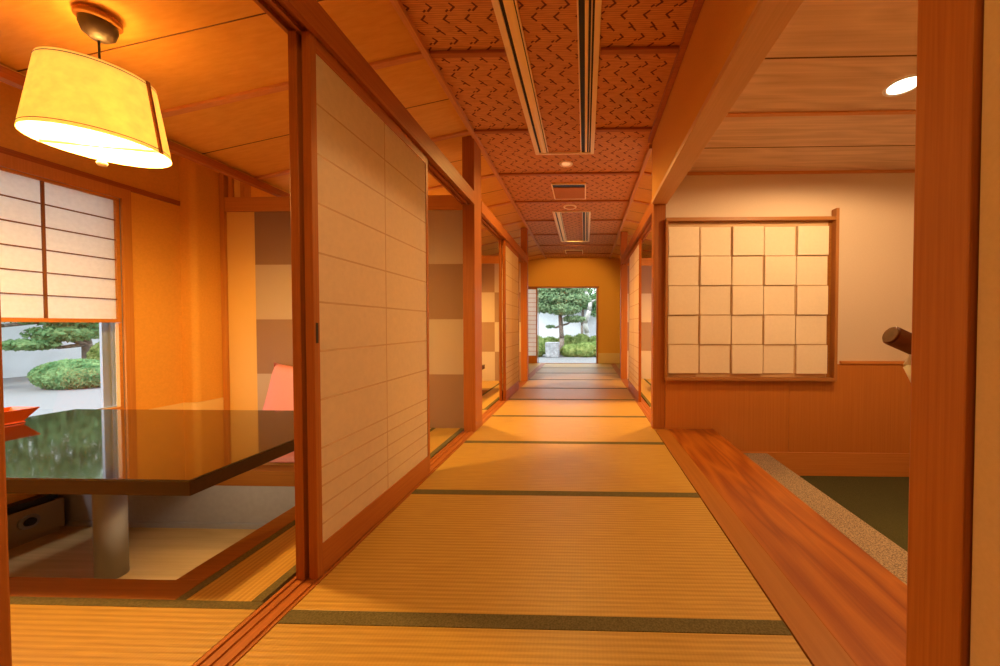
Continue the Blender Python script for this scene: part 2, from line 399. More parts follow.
# ------------------------------------------------------------------ floor, mats
ords = ['nearest', 'second', 'third', 'fourth', 'fifth', 'sixth', 'seventh', 'eighth', 'ninth', 'last']
f = MB(); f.box(XL+0.002, XR-0.002, -1.6, 9.2, -0.12, -0.052)
struct('floor', f, M['roof'], 'floor boards under the corridor mats', 'floor')
for i in range(len(SEAMS)-1):
    y0, y1 = SEAMS[i], SEAMS[i+1]
    lab = f'straw tatami mat across the corridor, {ords[i]} of the row counted from the camera'
    if i == len(SEAMS)-2: lab = 'straw tatami mat across the corridor, at the garden door'
    r_ = thing('tatami_mat', lab, 'tatami mat', ((XL+XR)/2, (y0+y1)/2, -0.05), 'corridor tatami mats')
    MB().box(XL+0.003, XR-0.003, y0+0.029, y1-0.028, -0.05, 0, 0.002).build('woven_surface', M['tat_x'], r_)
    MB().box(XL+0.003, XR-0.003, y1-0.028, y1+0.0275, -0.05, 0.0015, 0.001).build('edging_band', M['heri'], r_)

def sills(y0, y1, left, lab):
    mb = MB()
    if left: xs = [(SLO, -1.139), (-1.128, -1.103), (-1.086, -1.057), (-1.046, XL)]
    else: xs = [(XR, 0.689), (0.700, 0.729), (0.740, 0.765), (0.776, SRO)]
    lo, hi = (SLO, XL) if left else (XR, SRO)
    mb.box(lo+0.001, hi-0.001, y0, y1, -0.06, -0.0055)
    for a, b_ in xs: mb.box(max(a, lo+0.001), min(b_, hi-0.001), y0, y1, -0.0055, 0.0005)
    return struct('sill_track', mb, M['rail_y'], lab, 'sliding door track')
sills(-1.5, 3.258, True, 'grooved wooden floor track under the large front paper screen')
sills(3.481, 6.25, True, 'grooved wooden floor track between the two far pillars on the table room side')
sills(3.481, 6.55, False, 'grooved wooden floor track under the paper screen beyond the entrance hall')
mb = MB(); mb.box(SLO+0.001, XL-0.001, 6.361, 9.19, -0.06, 0.0); mb.box(SRO-0.001, XR+0.001, 6.661, 9.19, -0.06, 0.0)
struct('trim_1', mb, M['rail_y'], 'wooden border strips beside the tatami near the garden door', 'floor trim')
mb = MB(); mb.box(-3.69, SLO, 6.37, 9.19, -0.06, 0.0); mb.box(SRO, 3.3, 6.68, 9.19, -0.06, 0.0)
struct('floor_hall', mb, M['tat_x'], 'matted floor beside the corridor near the garden door', 'floor')

# ------------------------------------------------------------------ pillars, lintels, ceiling trims
def pillar(x0, x1, y0, y1, z1, lab, m='post', z0=-0.05):
    return struct('wooden_pillar', MB().box(x0, x1, y0, y1, z0, z1, 0.004), M[m], lab, 'pillar')
pillar(-1.158, -1.05, 0.47, 0.6045, 2.75, 'wooden pillar cut by the picture edge beside the lamp room')
pillar(-1.145, -1.032, 3.26, 3.480, 2.765, 'tall wooden pillar just past the large front paper screen')
pillar(-1.15, -1.032, 6.252, 6.360, 2.74, 'slim wooden pillar past the second paper screen on the table room side')
pillar(0.650, 0.772, 0.612, 0.716, 2.45, 'broad wooden pillar close to the camera beside the step board')
pillar(0.655, 0.772, 3.385, 3.480, 2.74, 'wooden pillar at the corner of the paper square panel')
pillar(0.668, 0.790, 6.552, 6.660, 2.74, 'slim wooden pillar past the far paper screen on the entrance side')

def lintel(x0, x1, y0, y1, lab, left=True):
    mb = MB(); mb.box(x0, x1, y0, y1, 2.142, 2.246, 0.003)
    w = (x1-x0)
    for a, b_ in ((0.0, 0.13), (0.40, 0.52), (0.80, 1.0)): mb.box(x0+w*a, x0+w*b_, y0, y1, 2.125, 2.144)
    return struct('lintel_beam', mb, M['rail_y'], lab, 'lintel')
lintel(-1.150, -1.028, 0.601, 3.259, 'long wooden lintel above the large front paper screen')
lintel(-1.150, -1.028, 3.481, 6.251, 'wooden lintel above the second paper screen on the table room side')
lintel(0.662, 0.784, 3.481, 6.551, 'pale lit wooden lintel above the far paper screen beyond the entrance hall')

# mouldings along the flat ceiling
struct('ceiling_moulding', MB().box(-1.045, -1.005, -1.5, 9.19, 2.735, 2.775, 0.004), M['moulding'], 'long wooden moulding where woven ceiling meets the table room ceiling', 'moulding')
struct('ceiling_moulding', MB().box(0.597, 0.638, -1.5, 3.384, 2.735, 2.775, 0.004), M['batten'], 'dark moulding where woven ceiling meets the hanging plaster wall', 'moulding')
struct('ceiling_moulding', MB().box(0.625, 0.662, 3.485, 9.19, 2.735, 2.775, 0.004), M['moulding'], 'pale moulding along the woven ceiling beyond the entrance hall', 'moulding')

# woven flat ceiling with dark chevron strips
mb = MB(); mb.box(-1.03, 0.66, -1.6, 9.2, CZ, CZ+0.02)
mb.mi = 1
def stroke(x, y, a, L, w=0.0105):
    L *= 1.12
    c, s_ = math.cos(a), math.sin(a); z = CZ-0.0012
    dx, dy, nx, ny = c*L/2, s_*L/2, -s_*w/2, c*w/2
    mb.quad((x-dx-nx, y-dy-ny, z), (x-dx+nx, y-dy+ny, z), (x+dx+nx, y+dy+ny, z), (x+dx-nx, y+dy-ny, z))
row = 0; y = 1.2
while y < 9.15:
    ph = (row % 2)*0.065
    x = -1.0 + ph
    while x < 0.6:
        k_ = row % 3
        if k_ == 0: stroke(x+0.010, y+0.016, R(48), 0.036); stroke(x-0.010, y-0.012, R(48), 0.036); stroke(x-0.012, y+0.006, R(-20), 0.022)
        elif k_ == 1: stroke(x, y+0.012, R(-40), 0.040); stroke(x+0.006, y-0.010, R(50), 0.034); stroke(x-0.034, y+0.022, R(-35), 0.02)
        else: stroke(x, y+0.012, R(45), 0.038); stroke(x+0.004, y-0.012, R(-42), 0.042)
        x += 0.128
    row += 1; y += 0.076
mb.mi = 0
struct('ceiling', mb, [M['woven'], M['tick']], 'reddish woven bark ceiling with dark chevron marks over the corridor', 'ceiling')
FIX1, FIX2 = (1.68, 3.625), (5.44, 7.38)
for i, y in enumerate(BATS):
    mb = MB()
    cut = any(a-0.02 < y < b_+0.02 for a, b_ in (FIX1, FIX2))
    xr = 0.596 if y < 3.4 else 0.624
    if cut: mb.box(-1.004, -0.516, y-0.02, y+0.02, CZ-0.022, CZ-0.002, 0.003); mb.box(0.100, xr, y-0.02, y+0.02, CZ-0.022, CZ-0.002, 0.003)
    else: mb.box(-1.004, xr, y-0.02, y+0.02, CZ-0.022, CZ-0.002, 0.003)
    tag(mb.build('ceiling_batten', M['batten']), 'dark wooden batten across the woven corridor ceiling', 'batten', 'ceiling battens', 'structure')

def slope_ceiling(left, y0, y1, lab):
    X = (lambda x: x) if left else mir
    z0 = CZ+0.002; z1 = CZ - SL*(XB+1.03)*-1
    mb = MB()
    mb.prism([(X(-1.03), z0), (X(XB), z1), (X(XB), z1+0.03), (X(-1.03), z0+0.03)], 'y', y0, y1)
    mb.mi = 1
    for y in BATS:                                   # thin board joints midway between the battens
        yy = y+0.4535
        if y0 < yy < y1: mb.prism([(X(-1.05), z0-0.0055), (X(XB), z1-0.002), (X(XB), z1), (X(-1.05), z0-0.0035)], 'y', yy-0.003, yy+0.003)
    mb.mi = 0
    struct('ceiling_slope', mb, [M['slope'], M['groove']], lab, 'ceiling')
    mb = MB()
    for y in BATS:
        if y0+0.03 < y < y1-0.03: mb.prism([(X(-1.046), z0-0.003), (X(XB), z1-0.001), (X(XB), z1-0.02), (X(-1.046), z0-0.022)], 'y', y-0.021, y+0.021)
    struct('ceiling_batten', mb, M['batten_light'], ('wooden battens across the sloping ceiling of the table rooms' if left else 'wooden battens across the sloping ceiling beyond the entrance hall'), 'batten')
    struct('ceiling_beam', MB().box(X(XB)-0.03, X(XB)+0.03, y0, y1, 2.285, z1-0.021, 0.003), M['rail_y'], ('long beam closing the sloping ceiling near the windows' if left else 'long beam closing the sloping ceiling beyond the entrance hall'), 'beam')
    mb = MB(); mb.box(X(XB-0.005), X(XB-0.035), y0, y1, z1-0.02, 2.64); mb.box(X(XB), X(XW), y0, y1, 2.62, 2.65)
    struct('ceiling_recess', mb, M['wall'], ('plaster recess above the windows of the table rooms' if left else 'plaster recess above the room beyond the entrance hall'), 'ceiling')
slope_ceiling(True, -1.6, 9.19, 'sloping golden board ceiling over the table rooms')
slope_ceiling(False, 3.49, 9.19, 'sloping golden board ceiling beyond the entrance hall')

# ------------------------------------------------------------------ side rooms (sunken table rooms)
def room(left, ys, ye, dy, where, checker):
    X = (lambda x: x) if left else mir
    py0, py1 = 1.315+dy, 2.324+dy
    fx0, fx1 = 1.217+dy, 2.43+dy
    # sub floor with the pit left open
    mb = MB()
    mb.box(X(XW), X(SLO-0.001), ys, fx0, -0.12, -0.052); mb.box(X(-1.492), X(SLO-0.001), fx0, ye, -0.12, -0.052); mb.box(X(XW), X(-1.492), fx1, ye, -0.12, -0.052)
    struct('floor_room', mb, M['roof'], f'floor boards under the mats of the {where}', 'floor')
    # mats
    r_ = thing('tatami_mat', f'tatami mat before the near side of the sunken table, {where}', 'tatami mat', (X(-2.4), (ys+fx0)/2, -0.05), 'table room tatami mats')
    MB().box(X(XW+0.01), X(SLO-0.003), ys+0.002, fx0-0.034, -0.05, 0).build('woven_surface', M['tat_x'], r_)
    MB().box(X(XW+0.01), X(SLO-0.003), fx0-0.034, fx0-0.001, -0.05, 0.0015).build('edging_band', M['heri'], r_)
    r_ = thing('tatami_mat', f'narrow tatami strip beside the screen track in the {where}', 'tatami mat', (X(-1.32), (fx0+ye)/2, -0.05), 'table room tatami mats')
    MB().box(X(-1.453), X(-1.208), fx0+0.001, ye-0.003, -0.05, 0).build('woven_surface', M['tat_y'], r_)
    MB().box(X(-1.490), X(-1.453), fx0+0.001, ye-0.003, -0.05, 0.0015).build('edging_band', M['heri'], r_)
    MB().box(X(-1.208), X(-1.170), fx0+0.001, ye-0.003, -0.05, 0.0015).build('edging_band', M['heri'], r_)
    r_ = thing('tatami_mat', f'tatami mat behind the sunken table in the {where}', 'tatami mat', (X(-2.5), (fx1+ye)/2, -0.05), 'table room tatami mats')
    MB().box(X(XW+0.01), X(-1.494), fx1+0.001, ye-0.003, -0.05, 0).build('woven_surface', M['tat_x'], r_)
    # pit
    mb = MB()
    mb.box(X(XW+0.01), X(-1.493), fx0, py0, -0.104, 0.001, 0.003); mb.box(X(-1.607), X(-1.493), py0, fx1-0.001, -0.104, 0.001, 0.003); mb.box(X(XW+0.01), X(-1.607), py1, fx1-0.001, -0.104, 0.001, 0.003)
    struct('pit_frame', mb, M['pitframe'], f'brown wooden frame round the sunken foot well in the {where}', 'foot well frame')
    mb = MB()
    mb.box(X(XW), X(-1.60), py1, py1+0.03, -0.41, -0.105); mb.box(X(-1.60), X(-1.57), py0, py1+0.03, -0.41, -0.105); mb.box(X(XW), X(-1.57), py0-0.03, py0, -0.41, -0.105)
    mb.box(X(XW), X(-1.60), py1-0.012, py1, -0.396, -0.362)
    struct('pit_side', mb, M['pitwall'], f'grey sides of the sunken foot well in the {where}', 'foot well side')
    struct('floor_pit', MB().box(X(XW), X(-1.57), py0, py1, -0.45, -0.396), M['pitfloor'], f'pale board floor of the sunken foot well in the {where}', 'floor')
    # back partition
    mb = MB(); mb.box(X(-3.232), X(-1.152), ye, ye+0.07, -0.05, 2.110)
    struct('wall_partition', mb, checker, f'wall papered in pale and brown squares at the back of the {where}', 'wall')
    mb = MB(); mb.box(X(-3.515), X(-3.234), ye+0.004, ye+0.07, -0.05, 2.110); mb.box(X(-3.45), X(-3.37), ye+0.02, ye+0.06, 2.252, 2.62)
    struct('wall_panel', mb, M['panel'], f'yellow plaster strip beside the checked wall of the {where}', 'wall')
    mb = MB(); mb.box(X(-3.516), X(-1.152), ye-0.015, ye+0.08, 2.112, 2.250, 0.003)
    struct('partition_beam', mb, M['lightwood_x'], f'wooden beam above the checked wall of the {where}', 'beam')
    mb = MB(); mb.box(X(-3.563), X(-3.518), ye-0.02, ye+0.08, -0.05, 2.62, 0.003); mb.box(X(-3.49), X(-3.45), ye, ye+0.07, 2.252, 2.62); mb.box(X(-3.37), X(-3.33), ye, ye+0.07, 2.252, 2.50)
    struct('trim_post', mb, M['lightwood_z'], f'slim posts at the window end of the checked wall in the {where}', 'post')
    # window wall
    wy0, wy1 = 1.05+dy, 2.735+dy
    t0, t1 = X(XW), X(XW-0.14)
    mb = MB()
    mb.box(t0, t1, ys-0.1, wy0, -0.45, 2.64); mb.box(t0, t1, wy1, ye+0.09, -0.45, 2.64); mb.box(t0, t1, wy0, wy1, 2.05, 2.64); mb.box(t0, t1, wy0, wy1, -0.45, 0.325)
    n = 'wall_left' if left else 'wall_right'
    struct(n, mb, M['wall'], f'ochre plaster outer wall of the {where}', 'wall')
    # rounded corner column and low pale wall band
    mb = MB()
    ja, jb, xe = ye-0.25, ye-0.001, XW+0.125
    pts = [(X(XW), ja)] + [(X(xe-0.045+0.045*math.sin(q)), ja+0.045*(1-math.cos(q))) for q in [R(15*k) for k in range(7)]] + [(X(xe), jb), (X(XW), jb)]
    mb.prism(pts, 'z', 0.292, 2.62)
    mb2 = MB(); e_ = 0.010
    pts2 = [(X(XW), wy1+0.03), (X(XW+e_), wy1+0.03), (X(XW+e_), ja-e_)] + [(X(xe-0.045+(0.045+e_)*math.sin(q)), ja+0.045-(0.045+e_)*math.cos(q)) for q in [R(15*k) for k in range(7)]] + [(X(xe+e_), ye-0.022), (X(XW), ye-0.022)]
    mb2.prism(pts2, 'z', 0.0, 0.290)
    struct('corner_column', mb, M['wall'], f'rounded plaster corner beside the window of the {where}', 'wall')
    struct('baseboard_room', mb2, M['walllow'], f'pale low band along the wall under the corner of the {where}', 'baseboard')
    mb = MB(); mb.box(X(XW+0.001), X(XW+0.02), 0.5+dy if left else ys, ye-0.26, 2.085, 2.125)
    struct('trim_rail', mb, M['rail_y'], f'thin wooden rail above the window of the {where}', 'wall trim')

room(True, *BAYS_L[0], 0.0, 'front lamp room', M['checker'])
M['checker2'] = M['checker']
room(True, *BAYS_L[1], DY2, 'second table room', M['checker2'])
M['checkerR'] = checker_wallpaper('checked_wallpaper_mirrored', mir(-3.232), -0.011, 0.535, (0.50, 0.41, 0.31), (0.31, 0.195, 0.125))
room(False, 3.56, 6.57, 3.12, 'room beyond the entrance hall', M['checkerR'])
# closing walls that only bound the light
struct('wall_front', MB().box(-3.83, -1.152, 0.36, 0.45, -0.45, 2.64).box(0.78, 3.75, 0.62, 0.70, -0.5, 2.9).box(-3.83, 0.66, -1.7, -1.6, -0.2, 2.9), M['cwall'], 'plaster wall behind the camera', 'wall')
struct('wall_near', MB().box(0.663, 0.78, -1.6, 0.6095, -0.2, 2.9), M['cwall'], 'tan plaster wall right beside the near broad pillar', 'wall')
struct('wall_corridor', MB().box(-1.15, -1.06, -1.6, 0.355, -0.2, 2.75), M['cwall'], 'plaster wall beside the camera on the table room side', 'wall')

# windows of the table rooms: frame, aluminium sash, glass
def window(left, dy, idx, where):
    X = (lambda x: x) if left else mir
    wy0, wy1 = 1.05+dy, 2.735+dy
    mb = MB()
    mb.box(X(XW-0.0), X(XW+0.02), wy1-0.035, wy1+0.022, 0.28, 2.09, 0.003)
    mb.box(X(XW), X(XW+0.02), wy0-0.02, wy1-0.035, 2.005, 2.088, 0.003)
    mb.box(X(XW), X(XW+0.02), wy0-0.02, wy1-0.035, 0.28, 0.328, 0.003)
    o = struct(f'window_{idx}', mb, M['lightwood_z'], f'large garden window of the {where} behind a raised paper screen', 'window')
    g = MB(); g.box(X(XW-0.034), X(XW-0.056), wy0+0.002, wy1-0.002, 0.327, 0.362); g.box(X(XW-0.034), X(XW-0.056), wy0+0.002, wy1-0.002, 2.01, 2.048)
    for a, b_ in ((wy1-0.022, wy1-0.002), (wy0+0.002, wy0+0.05)): g.box(X(XW-0.034), X(XW-0.056), a, b_, 0.362, 2.01)
    g.build('metal_sash', M['alu'], o)
    MB().box(X(XW-0.043), X(XW-0.047), wy0+0.05, wy1-0.022, 0.362, 2.01).build('glass_pane', M['glass'], o)
    MB().box(X(XW-0.057), X(XW-0.098), wy1-0.014, wy1-0.002, 0.327, 2.048).build('jamb_liner', M['white'], o)
    g = MB(); g.box(X(XW-0.099), X(XW-0.118), wy1-0.030, wy1-0.002, 0.327, 2.048); g.box(X(XW-0.118), X(XW-0.139), wy1-0.075, wy1-0.002, 0.327, 2.048)
    g.build('outer_track', M['alu'], o)
    # raised paper half of the snow-viewing shoji
    y1 = wy1-0.036
    r_ = thing('paper_window_screen', f'white paper screen with dark grid covering the upper half of the {where} window', 'paper screen', (X(XW-0.02), (wy0+y1)/2, 0.33), 'snow viewing window screens')
    mb = MB(); mb.box(X(XW-0.03), X(XW-0.002), wy0, y1-0.001, 1.022, 1.050, 0.002); mb.box(X(XW-0.03), X(XW-0.002), wy0, y1-0.001, 1.985, 2.004); mb.box(X(XW-0.03), X(XW-0.002), y1-0.022, y1-0.001, 1.05, 1.985); mb.box(X(XW-0.03), X(XW-0.002), y1-0.022, y1-0.001, 0.330, 1.02)
    mb.box(X(XW-0.03), X(XW-0.002), wy0, y1-0.022, 0.330, 0.354)
    mb.build('screen_frame', M['lightwood_y'], r_)
    MB().box(X(XW-0.021), X(XW-0.023), wy0, y1-0.022, 1.05, 1.985).build('paper_sheet', M['shade_paper'], r_)
    mb = MB()
    for q in range(1, 6): z = 1.05+0.1558*q; mb.box(X(XW-0.020), X(XW-0.008), wy0, y1-0.022, z-0.004, z+0.004)
    yy = y1-0.022-0.366
    while yy > wy0+0.05: mb.box(X(XW-0.020), X(XW-0.007), yy-0.006, yy+0.006, 1.05, 1.985); yy -= 0.366
    mb.build('lattice_bars', M['dark_bar'], r_)
window(True, 0.0, 1, 'front lamp room')
window(True, DY2, 2, 'second table room')

# ------------------------------------------------------------------ paper sliding screens
def screen(x0, x1, y0, y1, lab, face, pull=True, group='sliding paper screens'):
    """face = +1 when the papered side looks towards +x"""
    r_ = thing('sliding_screen', lab, 'paper sliding door', ((x0+x1)/2, (y0+y1)/2, 0.0), group)
    zb, zt = 0.001, 2.123
    st = 0.030
    MB().box(x0, x1, y0, y0+st, zb, zt, 0.002).build('stile', M['post'], r_)
    MB().box(x0, x1, y1-st, y1, zb, zt, 0.002).build('stile', M['post'], r_)
    MB().box(x0, x1, y0+st, y1-st, zb, 0.125, 0.002).build('bottom_rail', M['rail_y'], r_)
    MB().box(x0, x1, y0+st, y1-st, 2.065, zt, 0.002).build('top_rail', M['rail_y'], r_)
    xf = x1 if face > 0 else x0
    p0 = xf - face*0.004; p1 = xf - face*0.0055
    MB().box(p0, p1, y0+st, y1-st, 0.125, 2.065).build('paper_sheet', M['paper'], r_)
    mb = MB()                                   # lattice poking just through the paper, tinted like its soft shadow lines
    zs = [2.065-0.1945*q for q in range(1, 9)] ; zl = zs[-1]
    zs += [zl-(zl-0.125)/5*q for q in range(1, 5)]
    ym = (y0+y1)/2
    for z in zs: mb.box(xf-face*0.0036, xf-face*0.016, y0+st, y1-st, z-0.004, z+0.004)
    mb.box(xf-face*0.0036, xf-face*0.016, ym-0.004, ym+0.004, 0.125, 2.065)
    mb.build('lattice_bars', M['kumi_shadow'], r_)
    if pull:
        MB().box(xf-face*0.001, xf+face*0.0012, y0+0.009, y0+0.021, 0.93, 1.01, 0.0004).build('finger_pull', M['dark'], r_)
    return r_
screen(-1.084, -1.050, 1.330, 2.332, 'large paper sliding screen in front, on the track nearer the corridor mats', 1)
screen(-1.134, -1.100, 1.326, 2.310, 'paper sliding screen tucked directly behind the large front screen, showing only its edge', 1, False)
screen(-1.086, -1.050, 4.600, 5.56, 'small looking paper sliding screen in the second bay on the table room side', 1)
screen(-1.134, -1.100, 4.590, 5.55, 'paper sliding screen hidden behind the second bay screen on the table room side', 1, False)
screen(0.700, 0.732, 4.570, 5.62, 'narrow looking paper sliding screen past the entrance hall, facing the table rooms', -1)

# ------------------------------------------------------------------ tables
def table_proto(loc):
    r_ = thing('low_table', 'glossy black lacquer low table standing in the foot well of the front lamp room', 'table', loc, 'sunken tables')
    x0, x1, y0, y1 = -3.655, -1.534, 1.308, 2.406
    mb = MB(); mb.box(x0, x1, y0, y1, 0.3925, 0.400, 0.002); t = mb.build('table_top', M['lacquer'], r_)
    MB().box(x0+0.003, x1-0.003, y0+0.003, y1-0.003, 0.3345, 0.392, 0.003).build('edge_board', M['lacquer_edge'], r_)
    mb = MB(); mb.tube((-2.635, 1.857, -0.395), (-2.635, 1.857, 0.33), 0.060, seg=40); mb.tube((-2.635, 1.857, 0.31), (-2.635, 1.857, 0.334), 0.12, seg=40)
    mb.build('pedestal_leg', M['leg'], r_)
    return r_
tb = table_proto((-2.6, 1.857, -0.395))
copy_tree(tb, (-2.6, 1.857+DY2, -0.395), 'dark low table of which only one end shows through the second bay opening')
copy_tree(tb, (mir(-2.6), 1.857+3.12, -0.395), 'dark low table in the room beyond the entrance hall')

# tray on the front table
r_ = thing('tray', 'vermilion flared lacquer tray at the window end of the black table', 'tray', (-3.535, 1.925, 0.401))
mb = MB(); b0 = [(-3.605, 1.785), (-3.470, 1.785), (-3.470, 2.065), (-3.605, 2.065)]; t0 = [(-3.625, 1.745), (-3.435, 1.745), (-3.435, 2.11), (-3.625, 2.11)]
def ring(pts, z): return [mb.bm.verts.new((p[0], p[1], z)) for p in pts]
def inset(pts, d):
    cx = sum(p[0] for p in pts)/4; cy = sum(p[1] for p in pts)/4
    return [(p[0]+(d if p[0] < cx else -d), p[1]+(d if p[1] < cy else -d)) for p in pts]
rs = [ring(b0, 0.402), ring(b0, 0.412), ring(t0, 0.487), ring(inset(t0, 0.007), 0.487), ring(inset(b0, 0.007), 0.416)]
for a, b_ in zip(rs[:-1], rs[1:]):
    for i in range(4): j = (i+1) % 4; mb.bm.faces.new((a[i], a[j], b_[j], b_[i]))
mb.bm.faces.new(rs[0][::-1]); mb.bm.faces.new(rs[-1])
mb.build('flared_body', M['tray'], r_)
mb = MB(); mb.box(-3.61, -3.4655, 1.781, 2.069, 0.4012, 0.409, 0.002); mb.build('foot_rim', M['tray'], r_)

# floor cushions
def pillow(c, w, h, d, rot, n=14):
    """pinched-corner cushion: w x h outline, d thick, rot = matrix"""
    mb = MB(); G = {}
    for s_ in (1, -1):
        for i in range(n+1):
            for j in range(n+1):
                a, b_ = i/n*2-1, j/n*2-1
                e = (1-a**4)*(1-b_**4)
                px = a*w/2*(1-0.10*(1-b_*b_)*abs(a)**2); pz = b_*h/2*(1-0.10*(1-a*a)*abs(b_)**2)
                th = d/2*(max(e, 0)**0.45)
                if abs(a) == 1 or abs(b_) == 1:
                    if (0, i, j) not in G: G[(0, i, j)] = mb.bm.verts.new(Vector(c) + rot @ Vector((px, 0, pz)))
                    G[(s_, i, j)] = G[(0, i, j)]
                else: G[(s_, i, j)] = mb.bm.verts.new(Vector(c) + rot @ Vector((px, s_*th, pz)))
        for i in range(n):
            for j in range(n):
                q = [G[(s_, i, j)], G[(s_, i+1, j)], G[(s_, i+1, j+1)], G[(s_, i, j+1)]]
                fc = mb.bm.faces.new(q if s_ < 0 else q[::-1]); fc.smooth = True
    return mb
rot = Matrix.Rotation(R(-14), 3, 'X') @ Matrix.Rotation(R(4), 3, 'Y')
o = pillow((-2.72, 3.225, 0.322), 0.62, 0.62, 0.16, rot).build('cushion', M['pink'])
tag(o, 'pink cushion leaning upright against the checked wall behind the black table', 'cushion')
o = pillow((-2.02, 2.70, 0.034), 0.62, 0.62, 0.07, Matrix.Rotation(R(90), 3, 'X')).build('floor_cushion', M['pink'])
tag(o, 'flat pink floor cushion at the far edge of the foot well', 'cushion')
mb = MB(); mb.box(-2.02, -1.72, 2.50, 2.76, 0.0725, 0.080, 0.003); mb.box(-2.02, -1.72, 2.49, 2.50, 0.0725, 0.094, 0.002); mb.box(-2.02, -1.72, 2.76, 2.77, 0.0725, 0.094, 0.002); mb.box(-2.03, -2.02, 2.49, 2.77, 0.0725, 0.094, 0.002); mb.box(-1.72, -1.71, 2.49, 2.77, 0.0725, 0.094, 0.002)
tag(mb.build('serving_tray', M['lacquer']), 'black tray lying on the flat pink floor cushion under the table edge', 'tray')

# heater under the window inside the foot well
r_ = thing('floor_heater', 'cream convector heater with round dial under the black table by the window', 'heater', (-3.63, 1.83, -0.396))
mb = MB(); mb.box(-3.675, -3.57, 1.34, 2.29, -0.375, -0.178, 0.008); mb.box(-3.675, -3.58, 1.36, 2.27, -0.395, -0.375); mb.build('heater_casing', M['cream'], r_)
dl = MB(); dl.tube((-3.570, 2.13, -0.26), (-3.561, 2.13, -0.26), 0.047, 0.044, 30); dl = dl.build('dial_ring', M['leg'], r_)
dk = MB(); dk.tube((-3.5605, 2.13, -0.26), (-3.548, 2.13, -0.26), 0.027, 0.023, 24); dk.build('dial_knob', M['dark'], dl)
mb = MB()
for q in range(14): mb.box(-3.665+0.0065*q, -3.662+0.0065*q, 1.38, 2.25, -0.1779, -0.1745)
mb.build('air_grille', M['dark'], r_)
mb = MB(); mb.box(-3.665, -3.585, 2.06, 2.27, -0.173, -0.135, 0.004); mb.build('control_box', M['dark'], r_)

# ------------------------------------------------------------------ pendant lamps
def lamp_proto(loc):
    x, y, zc = loc
    r_ = thing('pendant_lamp', 'glowing yellow parchment pendant lamp hanging over the black table', 'pendant lamp', loc, 'pendant lamps')
    mb = MB(); mb.lathe((x, y, zc), [(0, 0.0), (0.074, 0.0), (0.074, -0.022), (0.068, -0.028), (0.0, -0.028)]); mb.build('ceiling_plate', M['pitframe'], r_)
    mb = MB(); mb.lathe((x, y, zc), [(0.060, -0.0285), (0.062, -0.05), (0.052, -0.085), (0.028, -0.108), (0, -0.114)]); mb.build('canopy', plain('bronze', (0.035, 0.02, 0.012), 0.4), r_)
    mb = MB(); mb.tube((x, y, zc-0.11), (x, y, zc-0.36), 0.0045, seg=10); mb.build('cord', M['dark'], r_)
    zt, zb, rt, rb = 2.215, 1.868, 0.178, 0.226
    mb = MB(); mb.lathe((x, y, 0), [(rb, zb), (rt, zt)], 64); sh = mb.build('lamp_shade', M['shade'], r_)
    mb = MB(); mb.lathe((x, y, 0), [(rt-0.006, zt-0.03), (0.03, zt-0.03)], 48); mb.build('added_top_diffuser', M['diffuser'], sh)  # disc added to soften and weaken the light thrown on the ceiling
    mb = MB(); mb.lathe((x, y, 0), [(rt-0.003, zt), (rb-0.003, zb)], 64); mb.build('shade_lining', M['shade_in'], sh)
    for nm, rr, zz in (('rim_band', rb, zb+0.018), ('rim_band', rt, zt-0.012)):
        mb = MB(); mb.lathe((x, y, 0), [(rr+0.0008-(0.0025 if zz < 2 else -0.0016), zz-0.0015), (rr+0.0012-(0.0025 if zz < 2 else -0.0016), zz+0.0015)], 64); mb.build(nm, M['dark'], sh)
    a = 0
    for a in (R(16), R(196)):
        ca, sa = math.cos(a), math.sin(a)
        mb = MB(); w = 0.007; nx, ny = -sa*w, ca*w
        p = []
        for rr, zz in ((rb+0.001, zb-0.002), (rb+0.009, zb-0.002), (rt+0.009, zt+0.002), (rt+0.001, zt+0.002)): p.append((rr, zz))
        v0 = [mb.bm.verts.new((x+q[0]*ca+nx, y+q[0]*sa+ny, q[1])) for q in p]; v1 = [mb.bm.verts.new((x+q[0]*ca-nx, y+q[0]*sa-ny, q[1])) for q in p]
        fs = [mb.bm.faces.new(v0), mb.bm.faces.new(v1[::-1])]
        for i in range(4): j = (i+1) % 4; fs.append(mb.bm.faces.new((v0[j], v0[i], v1[i], v1[j])))
        bmesh.ops.recalc_face_normals(mb.bm, faces=fs)
        mb.build('wooden_strip', M['post'], r_)
    ca, sa = math.cos(R(16)), math.sin(R(16))
    mb = MB(); mb.tube((x+ca*(rb-0.004), y+sa*(rb-0.004), zb+0.006), (x-ca*(rb-0.004), y-sa*(rb-0.004), zb+0.006), 0.006, seg=10); mb.build('cross_bar', M['fixture'], r_)
    mb = MB(); mb.tube((x, y, zc-0.36), (x, y, 2.075), 0.018, seg=16); mb.build('lamp_holder', M['white'], r_)
    mb = MB(); mb.lathe((x, y, 1.99), [(0, -0.045), (0.03, -0.037), (0.045, 0), (0.032, 0.04), (0.016, 0.08), (0, 0.084)], 24); mb.build('bulb', M['bulb'], r_)
    mb = MB(); mb.lathe((x, y, 1.80), [(0, -0.024), (0.014, -0.020), (0.019, -0.008), (0.012, 0.006), (0.005, 0.016), (0.004, 0.07), (0, 0.072)], 20); mb.build('finial', M['fixture'], r_)
    return r_
LAMP = (-2.36, 1.665, 2.494)
lp = lamp_proto(LAMP)
copy_tree(lp, (LAMP[0], LAMP[1]+DY2, LAMP[2]), 'pendant lamp of the second table room, hidden by the papered wall')
copy_tree(lp, (mir(LAMP[0]), LAMP[1]+3.12, LAMP[2]), 'pendant lamp of the room beyond the entrance hall')

